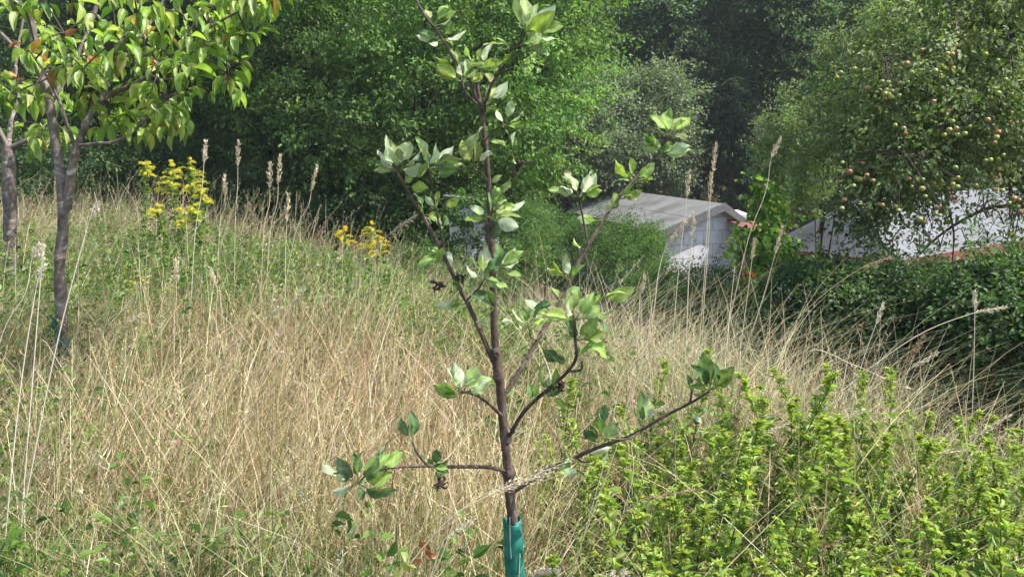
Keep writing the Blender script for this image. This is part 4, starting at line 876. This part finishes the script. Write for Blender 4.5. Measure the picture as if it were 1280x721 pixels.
for (n, y0, y1, wd, seg) in [(13000, 1.35, 3.2, .0036, 4), (26000, 3.0, 6.0, .0040, 4), (38000, 5.5, 10.5, .0052, 3), (26000, 9.5, 16.5, .007, 3)]:
    x, y = scatter(n, y0, y1); s = sdist(x, y); gr = greenness(x, y); tufty = fbm(x, y, 4.5, 21)
    keep = (s < 2.4) & ~(inpatch(x, y) & (rng.random(n) > .16)) & (rng.random(n) < 1.15 - .8 * np.clip(gr, 0, 1)) & (tufty + rng.normal(0, .4, n) > -.45) & ((s < .6) | (rng.random(n) < .3))
    x, y, gr, s = x[keep], y[keep], gr[keep], s[keep]; n = len(x)
    H = height_at(x, y) * rng.uniform(.55, 1.3, n) * (1 + .3 * fbm(x, y, 2.1, 17)); tall = rng.random(n) < .07; H = np.where(tall, H * 1.3, H)
    col = pick(STRAW, n, .13); pk = rng.random(n) < np.clip(.55 + .55 * fbm(x, y, .8, 31), .08, .92); col[pk] = pick(PINK, pk.sum(), .12); bk = rng.random(n) < .2; col[bk] = pick(BROWN, bk.sum(), .15)
    gk = rng.random(n) < np.clip(gr * .85, 0, .88); col[gk] = pick(GRN, gk.sum(), .15) * .7 + col[gk] * .3
    col = np.clip(col * (1 +   .2 * fbm(x, y, .75, 61) + .17 * fbm(x, y, 3.3, 62))[:, None] * np.array([1, .985, .95]), .01, .75)
    az = rng.vonmises(.3, .5, n); lean = np.abs(rng.normal(.17, .2, n)); curve = np.abs(rng.normal(.18, .24, n)); lay = rng.random(n) < .1; lean = np.where(lay, rng.uniform(.5, 1.1, n), lean)
    B = np.stack([x, y, G(x, y) - .01], -1); W = wd * rng.uniform(.6, 1.5, n)
    Pc = ribbon(gm, B, H, az, lean, curve, np.abs(rng.normal(.05, .07, n)), W, col, seg)
    # fine panicles on some stems: the pinkish haze over the meadow
    sel = np.where((rng.random(n) < .26) & ~gk)[0]; k = 9 if y1 < 7 else 6
    tipA = Pc[sel, -2]; tipB = Pc[sel, -1]; u = rng.uniform(.2, 1.05, (len(sel), k)); P0 = (tipA[:, None] * (1 - u[..., None]) + tipB[:, None] * u[..., None]).reshape(-1, 3)
    m2 = len(P0); D = rng.normal(0, 1, (m2, 3)) * np.array([.6, .6, .5]) + np.array([0, 0, .7]); L = rng.uniform(.015, .045, m2)
    leaves(gm, P0, D, rng.normal(0, 1, (m2, 3)), L, np.full(m2, wd * 1.05), np.clip(np.repeat(col[sel], k, 0) * rng.uniform(.85, 1.3, (m2, 1)), 0, .8), (T_FAR[0], T_FAR[1]))
tag(gm.build('dry_meadow_grass', M['grass'], smooth=False), 'tall dry tan meadow grass', 'grass', None, 'stuff')
# green blades between and beneath
gm = MB()
for (n, y0, y1, wd) in [(26000, 1.3, 3.4, .0042), (26000, 3.2, 6.5, .0052), (30000, 6, 11, .007), (20000, 10, 17, .010)]:
    x, y = scatter(n, y0, y1); gr = greenness(x, y); s = sdist(x, y); keep = (rng.random(n) < np.clip(.28 + gr * .9, .1, 1)) & (s < 3.5) & ~(inpatch(x, y) & (rng.random(n) > .5)); x, y, gr = x[keep], y[keep], gr[keep]; n = len(x)
    H = (.2 + .3 * np.clip(gr, 0, 1)) * rng.uniform(.5, 1.25, n); col = pick(GRN, n, .18); dk = rng.random(n) < .22; col[dk] = pick(DGR, dk.sum(), .15); dr = rng.random(n) < .2; col[dr] = pick(STRAW, dr.sum(), .15)
    ribbon(gm, np.stack([x, y, G(x, y) - .01], -1), H, rng.uniform(0, 6.28, n), np.abs(rng.normal(.2, .2, n)), np.abs(rng.normal(.3, .3, n)), np.abs(rng.normal(.15, .15, n)), wd * rng.uniform(.6, 1.3, n), col, 4)
tag(gm.build('green_grass', M['grass'], smooth=False), 'fresh green grass growing up through the dry stalks', 'grass', None, 'stuff')
# flat dead leaf blades, bent and matted between the stems
gm = MB()
for (n, y0, y1, wd) in [(7000, 1.35, 3.6, .0062), (9000, 3.3, 7.5, .008)]:
    x, y = scatter(n, y0, y1); k = (sdist(x, y) < 1.5) & ~(inpatch(x, y) & (rng.random(n) > .25)) & (fbm(x, y, 3.1, 44) > -.35); x, y = x[k], y[k]; n = len(x)
    ribbon(gm, np.stack([x, y, G(x, y) + rng.uniform(0, .1, n)], -1), rng.uniform(.14, .42, n), rng.uniform(0, 6.28, n), np.abs(rng.normal(.45, .3, n)), rng.uniform(.2, 1.0, n), rng.uniform(.2, .75, n), wd * rng.uniform(.5, 1.3, n), pick([(.58, .5, .32), (.44, .34, .19), (.3, .21, .12), (.5, .46, .26), (.34, .36, .14)], n, .15), 5)
tag(gm.build('dead_grass_blades', M['grass'], smooth=False), 'flat bent dead grass blades matted between the meadow stems', 'grass', None, 'stuff')
# small broad-leaved herbs in the green places
gm = MB(); x, y = scatter(16000, 1.6, 13); gr = greenness(x, y); keep = (gr + rng.normal(0, .15, len(x)) > .42) & (sdist(x, y) < 1.5); x, y = x[keep], y[keep]; n = len(x); per = 9
hh = rng.uniform(.12, .55, n) + .14 * (y > 5); idx = np.repeat(np.arange(n), per); u = rng.random(n * per); az = rng.uniform(0, 6.28, n * per)
Pn = np.stack([x[idx] + rng.normal(0, .02, n * per), y[idx] + rng.normal(0, .02, n * per), G(x, y)[idx] + hh[idx] * (.3 + .7 * u)], -1)
L = rng.uniform(.025, .055, n * per) * (1 + .03 * y[idx]); leaves(gm, Pn, np.stack([np.cos(az), np.sin(az), rng.uniform(-.1, .9, n * per)], -1), np.tile([0, 0, 1.], (n * per, 1)) + rng.normal(0, .4, (n * per, 3)), L, L * .5, pick(GRN + DGR, n, .15)[idx], T_MID)
ribbon(gm, np.stack([x, y, G(x, y) - .01], -1), hh, rng.uniform(0, 6.28, n), np.full(n, .03), np.full(n, .02), np.zeros(n), np.full(n, .004), pick(DGR, n), 2)
tag(gm.build('meadow_herbs', M['weed_leaf'], smooth=False), 'low green herbs scattered in the meadow', 'ground cover', None, 'stuff')
# long arching dead grass over the brow, in front of the hedge
gm = MB(); n = 9500; x = rng.uniform(.2, 4.4, n); y = rng.uniform(3.2, 6.8, n); s = sdist(x, y); keep = (s > -.6) & (s < .9 + 2.2 * rng.random(n) ** 2) & ~(inpatch(x, y)) ; x, y = x[keep], y[keep]; n = len(x)
ribbon(gm, np.stack([x, y, G(x, y) - .01], -1), rng.uniform(.45, 1.3, n), rng.vonmises(.4, .7, n), np.abs(rng.normal(.35, .25, n)), rng.uniform(.1, .8, n), rng.uniform(.05, .5, n), rng.uniform(.0022, .0045, n), pick([(.45, .4, .25), (.36, .31, .18), (.5, .46, .32), (.25, .28, .12)], n, .15), 6)
tag(gm.build('arching_dead_grass', M['grass'], smooth=False), 'pale dead grass arching over the brow in front of the dark hedge', 'grass', None, 'stuff')
# taller flowering stems standing above the rest, thin against the dark trees
gm = MB(); n = 1900; x, y = scatter(n, 4.5, 13.5); s = sdist(x, y); k = (s < 1.0); x, y = x[k], y[k]; n = len(x); H = rng.uniform(.75, 1.12, n) * (1 + .25 * sstep(y, 7.5, 11)); az = rng.vonmises(.3, .5, n); col = pick([(.42, .34, .22), (.55, .47, .32), (.34, .26, .16), (.3, .32, .16)], n, .15)
Pc = ribbon(gm, np.stack([x, y, G(x, y) - .01], -1), H, az, np.abs(rng.normal(.15, .15, n)), np.abs(rng.normal(.12, .15, n)), np.abs(rng.normal(.08, .08, n)), .0028 + .0004 * y, col, 6)
k = 14; u = rng.uniform(-.1, 1, (n, k)); P0 = (Pc[:, -2][:, None] * (1 - u[..., None]) + Pc[:, -1][:, None] * u[..., None]).reshape(-1, 3); m2 = len(P0); loose = np.repeat(rng.random(n) < .5, k)
D = rng.normal(0, 1, (m2, 3)) * np.where(loose, .8, .2)[:, None] + np.array([.2, 0, 1.]); leaves(gm, P0 + rng.normal(0, .003, (m2, 3)), D, rng.normal(0, 1, (m2, 3)), rng.uniform(.015, .035, m2), np.full(m2, .006), np.clip(np.repeat(col, k, 0) * 1.25, 0, .8), T_FAR)
tag(gm.build('flowering_grass', M['grass'], smooth=False), 'taller thin flowering grass stems rising above the dry meadow', 'grass', None, 'stuff')
# stems laid across one another in the foreground
gm = MB(); n = 820; y = rng.uniform(1.5, 5.0, n); x = rng.uniform(-1, 1, n) * (y * .68); k = ~inpatch(x, y) | (rng.random(n) < .8); x, y = x[k], y[k]; n = len(x); az = np.where(rng.random(n) < .68, rng.normal(.1, .45, n), rng.normal(2.9, .5, n)); 
ribbon(gm, np.stack([x, y, G(x, y) + rng.uniform(0, .08, n)], -1), rng.uniform(.5, .95, n) * (.75 + .08 * y), az, rng.uniform(.35, 1.2, n), rng.uniform(.05, .6, n), rng.uniform(0, .3, n), rng.uniform(.0024, .0046, n), pick([(.6, .52, .33), (.55, .48, .3), (.5, .45, .22), (.64, .58, .42)], n, .1), 7, face=rng.normal(0, .3, n))
tag(gm.build('fallen_grass_stems', M['grass'], smooth=False), 'long straw stems leaning across one another in the foreground', 'grass', None, 'stuff')

# ------------------------------------------------------------------ single tall stalks with seed heads
def stalk(label, base, tip, head_px, Y, bend=0, wpx=2.0, hw=5.0, nod=0.0, colr=(.56, .48, .33), style='spike', grp='tall seed-headed grass stalks'):
    """base and tip as photo pixels, Y distance"""
    pb = at(base[0], base[1], Y); pt = at(tip[0], tip[1], Y); gz = g1(pb.x, Y); d = pt - pb
    if pb.z > gz + .02 and d.z > .05:
        r = min((pb.z - gz) / d.z, 2.5); foot = Vector((pb.x - d.x * r * .7, Y, gz - .01))
    else: foot = Vector((pb.x, Y, gz - .01))
    foot.x = pb.x + max(-.35, min(.35, foot.x - pb.x)); root = empty('grass_stalk', foot, label, 'grass stalk', grp); k = Y / F
    side = Vector((d.z, 0, -d.x)).normalized() * (bend * k); mid = (pb + pt) / 2 + side
    hl = head_px * k; n_ = Vector((math.copysign(nod, d.x if abs(d.x) > 1e-3 else 1) * hl, 0, -abs(nod) * hl * .5))
    hd = (pt - mid).normalized() * hl + n_; hb = pt - hd
    path = [foot, foot * .4 + pb * .6, pb, (pb * .4 + hb * .6) + side * .8, hb, pt] if (pb - foot).length > .1 else [foot, (foot + hb) / 2 + side, hb, pt]
    s = MB(); r = wpx * k * .28; tube(s, path, [r] * (len(path) - 2) + [r * .7, r * .4], 5, 5, c=colr); s.build('stem', M['seed'], root)
    f = MB(); n = int((110 if style == 'spike' else 90) * max(1, head_px / 45)); t = rng.random(n); hp_ = np.array(hb)[None] + np.array(hd)[None] * t[:, None]
    env = np.sin(np.clip(t * 3.0 + .15, 0, 3.14)) ** .7 * hw * k * .38
    if style == 'lobed': env = env * (.45 + .75 * np.abs(np.sin(t * 8.5)))
    ra = unit(rng.normal(0, 1, (n, 3))); Pn = hp_ + ra * (env * rng.random(n) ** .5)[:, None]; ax = unit(np.array(hd))
    leaves(f, Pn, ax + ra * .45 + rng.normal(0, .15, (n, 3)), rng.normal(0, 1, (n, 3)), np.full(n, max(3.2 * k, .005)) * rng.uniform(.7, 1.3, n) * 1.5, np.full(n, max(1.6 * k, .0022)) * 1.2, pick([colr, tuple(np.array(colr) * 1.12), tuple(np.array(colr) * .72)], n, .1), T_FAR)
    f.build('seed_head', M['seed'], root, smooth=False)
ST = [
 ('bleached stalk standing before the dark wood right of the goldenrod plume', (244, 290), (257, 178), 26, 5.5, 2, 1.4, 5, 0),
 ('upright stalk with slim head before the dark shrub, left of a forked pair', (294, 275), (298, 178), 30, 6.5, 1, 1.2, 5, 0),
 ('stalk with a short drooping side head right of the goldenrod', (275, 280), (281, 220), 26, 6.5, 3, 1.4, 6, 0),
 ('left stalk of the forked pair with open heads before the dark shrub', (330, 285), (338, 205), 30, 6, 3, 1.4, 8, 0),
 ('right stalk of the forked pair with open heads before the dark shrub', (338, 288), (350, 196), 34, 6, 3, 1.4, 6, 0),
 ('leaning stalk with pointed head over the dark shrub', (371, 285), (396, 208), 32, 6, 4, 1.4, 5, 0),
 ('stalk with stout upright head below the leaning pointed one', (357, 310), (360, 243), 34, 5.5, 0, 1.4, 8, 0),
 ('tall pale stalk crossing the nearer cherry trunk, head nodding right', (20, 690), (124, 253), 26, 2.6, -8, 2.8, 12, .2),
 ('long pale stalk left of the cherry trunk with feathery tip', (4, 700), (56, 332), 26, 2.6, -6, 2.8, 12, .2),
 ('straight thin pale stalk close left of the cherry trunk', (26, 660), (54, 308), 20, 2.7, 0, 2.4, 12, 0),
 ('pale stalk bending left at the photo\'s left edge', (2, 420), (49, 305), 22, 3, 10, 2, 10, .2),
 ('stalk with small closed head before the cherry trunk\'s left side', (98, 330), (101, 245), 22, 5, 0, 1.5, 5, 0),
 ('short stalk with stout head in the meadow right of the cherry trunk', (218, 400), (221, 325), 28, 4.6, 1, 1.4, 9, 0),
 ('stalk with slim slanting head in the middle of the dry meadow', (270, 400), (262, 335), 26, 4.6, 1, 1.4, 6, .2),
 ('slanting stalk with lobed head low in the meadow, beside the green patch', (130, 450), (178, 392), 24, 3.4, -5, 1.8, 7, .2),
 ('slanting stalk with pointed head right of the green patch', (345, 420), (380, 362), 24, 4, -3, 1.6, 6, 0),
 ('long bare straw stalk crossing the middle meadow, slanting right', (250, 470), (350, 385), 18, 3, -4, 2, 6, 0),
 ('stalk with grey head leaning against the sapling\'s left branch', (470, 320), (520, 270), 40, 3.4, -3, 1.8, 10, .1),
 ('tall brownish stalk with a slim head before the dark wood above the gable', (880, 350), (895, 180), 34, 4.4, -2, 1.5, 5, 0),
 ('stalk with stout head above the shed roof, left of the tall brownish one', (848, 340), (862, 216), 30, 4.4, 0, 1.5, 8, 0),
 ('stalk with stout head just above the gable\'s left slope', (880, 380), (889, 217), 34, 4.4, 1, 1.5, 7, 0),
 ('greenish stalk arching right above the small bright tree', (935, 300), (975, 174), 26, 4, 6, 1.6, 8, .2),
 ('straw stalk crossing the gable wall, its slim head bent to the right', (815, 400), (862, 272), 42, 3.6, -5, 2.2, 7, .25),
 ('thick straw stalk standing before the gable wall', (858, 420), (868, 268), 30, 3.6, -2, 2, 8, 0),
 ('slim stalk with head before the small tree trunk', (925, 460), (978, 285), 34, 4, 2, 1.7, 5, 0),
 ('tall thin stalk rising left of the yellow-green bush', (920, 480), (943, 300), 26, 3.4, 0, 1.6, 5, 0),
 ('short stalk with slanted head over the dry grass below the shed', (800, 370), (806, 345), 24, 4, 0, 1.8, 6, 0),
 ('long straw stalk rising right over the hedge to below the red-brown eaves', (930, 480), (1112, 322), 34, 3.8, -14, 1.8, 6, .3),
 ('stalk with slender pale head before the hedge\'s middle', (1058, 520), (1104, 380), 26, 3.6, -2, 1.8, 6, 0),
 ('vertical stalk with pale pointed head before the hedge\'s right bush', (1213, 575), (1219, 365), 26, 3.6, 1, 1.8, 6, 0),
 ('stalk reaching far right over the hedge, head almost level', (1040, 500), (1258, 384), 32, 3.5, -18, 1.8, 6, .3),
 ('stalk with a forked brown head before the hedge', (1120, 540), (1154, 420), 40, 3.4, -3, 2, 10, .2),
 ('stalk with brownish head drooping right before the hedge', (1120, 545), (1172, 442), 34, 3.4, -10, 2, 8, .5),
 ('long stalk slanting down to the right before the hedge\'s left part', (1010, 440), (1136, 486), 34, 3.4, -4, 1.6, 6, .2),
 ('grass stalk arching right over the leafy weeds, near the photo\'s right edge', (1180, 640), (1262, 520), 40, 2.6, -6, 2, 10, .4),
 ('stout fawn seed head lying level over the leafy weeds', (1110, 600), (1212, 562), 48, 2.8, -8, 2.2, 8, .2),
 ('stout twisted brown seed head slanting over the lower leafy weeds', (990, 718), (1072, 664), 70, 2.3, -2, 2.4, 10, .1),
 ('curved fawn seed head at the upper edge of the leafy weeds', (945, 590), (983, 530), 34, 2.8, -8, 2, 8, .5),
 ('pair-less fawn seed head arching at the top of the weed patch by the hedge', (1010, 600), (1080, 512), 40, 3, -10, 2, 8, .4),
 ('plump nodding seed head right of the sapling\'s bright leaves', (770, 560), (838, 428), 36, 2.3, -8, 2, 9, .3),
 ('smaller nodding seed head left of the plump one', (760, 560), (808, 441), 30, 2.3, -6, 2, 8, .35),
 ('nodding seed head above the long lower branch', (790, 600), (834, 506), 36, 2.3, -8, 2, 6, .5),
 ('brown drooping seed head laid over the lower leafy weeds', (740, 700), (868, 613), 50, 2.1, -10, 2.2, 8, .5),
 ('straw stalk with fluffy head crossing the sapling trunk above its guard', (500, 720), (715, 574), 110, 1.95, -16, 2.8, 26, .1),
 ('second straw stalk with fluffy head crossing just below the first', (540, 720), (690, 590), 80, 1.98, -18, 2.6, 22, .3),
 ('pale fluffy head low left of the teal guard', (545, 700), (592, 650), 40, 2.0, -2, 2.2, 12, .2),
 ('upright mottled brown seed head among the weeds', (800, 712), (812, 634), 56, 2.2, 2, 2.2, 10, 0),
 ('grey-brown furry spike rising from the weeds below the long branch', (918, 600), (926, 470), 80, 2.9, 0, 2.4, 8, 0),
]
for k, r in enumerate(ST):
    lab, ba, ti, hp_, Y, be, wp, hw, nd = r; br = 'brown' in lab; gy_ = 'grey' in lab
    colr = (.36, .25, .15) if br and 'brownish' not in lab else (.30, .26, .20) if gy_ else (.72, .66, .52) if 'pale' in lab or 'bleached' in lab else (.62, .54, .38)
    stalk(lab, ba, ti, hp_, Y, be, wp, hw, nd, colr, 'lobed' if hw >= 8 else 'spike')
# dried umbels low in front
for px, py, Y, lab in [(682, 713, 2.05, 'dried whitish flower head right of the teal guard'), (772, 717, 2.05, 'dried whitish flower head at the foot of the weed patch')]:
    tp = np.array(at(px, py, Y)); gz = g1(tp[0], Y); root = empty('dried_flower', (tp[0] + .02, Y, gz), lab, 'flower head'); s = MB(); tube(s, [(tp[0] + .02, Y, gz - .01), (tp[0] + .01, Y, (gz + tp[2]) / 2), tp - np.array([0, 0, .02])], [.003, .0025, .002], 5, 4, c=(.25, .2, .12)); s.build('stem', M['seed'], root)
    f = MB()
    for _ in range(26):
        p = tp + np.array([rng.normal(0, .018), rng.normal(0, .014), rng.normal(0, .006)]); tube(s, [tp, p], [.001, .001], 3, 1) if False else None
        nn_ = 16; leaves(f, p + rng.normal(0, .002, (nn_, 3)), rng.normal(0, 1, (nn_, 3)), rng.normal(0, 1, (nn_, 3)), np.full(nn_, .006), np.full(nn_, .004), pick([(.6, .54, .47), (.45, .38, .32), (.7, .66, .6)], nn_), T_FAR)
    f.build('flower_cluster', M['petal'], root, smooth=False)
# a red-leaved seedling and a yellow-leaved seedling by the guard; yellow flowers; orange flowers
def seedling(name, cat, lab, px, py, Y, cols, n, L, spread, wl=.6):
    tp = np.array(at(px, py, Y)); gz = g1(tp[0], Y); root = empty(name, (tp[0], Y, gz), lab, cat); s = MB(); tube(s, [(tp[0], Y, gz - .01), (tp[0] + .01, Y, (gz + tp[2]) / 2), tp], [.0025, .002, .0015], 5, 3, c=(.2, .1, .06)); s.build('stem', M['seed'], root)
    f = MB(); P_ = tp + rng.normal(0, spread, (n, 3)); ln = L * rng.uniform(.7, 1.2, n); leaves(f, P_, rng.normal(0, 1, (n, 3)) + np.array([0, 0, .5]), np.array([0, -1, .4]) + rng.normal(0, .5, (n, 3)), ln, ln * wl, pick(cols, n), T_MID); f.build('leaves', M['weed_leaf'], root)
seedling('red_seedling', 'seedling', 'small plant with withered red-orange leaves left of the teal guard', 532, 688, 2.0, [(.3, .08, .04), (.26, .12, .06), (.36, .16, .08)], 7, .024, .012)
seedling('pale_leaf_seedling', 'seedling', 'seedling with pale yellow-green leaves left of the red-leaved plant', 503, 692, 2.0, [(.34, .4, .13), (.3, .38, .1)], 4, .045, .016)
seedling('yellow_wildflower', 'wildflower', 'tiny yellow flowers in the green meadow right of the cherry trunk', 158, 348, 6.2, [(.75, .65, .03)], 22, .014, .06, .9)
seedling('orange_flower', 'flower', 'orange flower below the small bright tree', 938, 343, 8.6, [(.7, .2, .03)], 14, .045, .025)
seedling('yellow_wildflower', 'wildflower', 'few yellow flowers at the meadow\'s back edge right of the stout seed heads', 374, 322, 7, [(.7, .62, .05)], 9, .014, .04, .9)
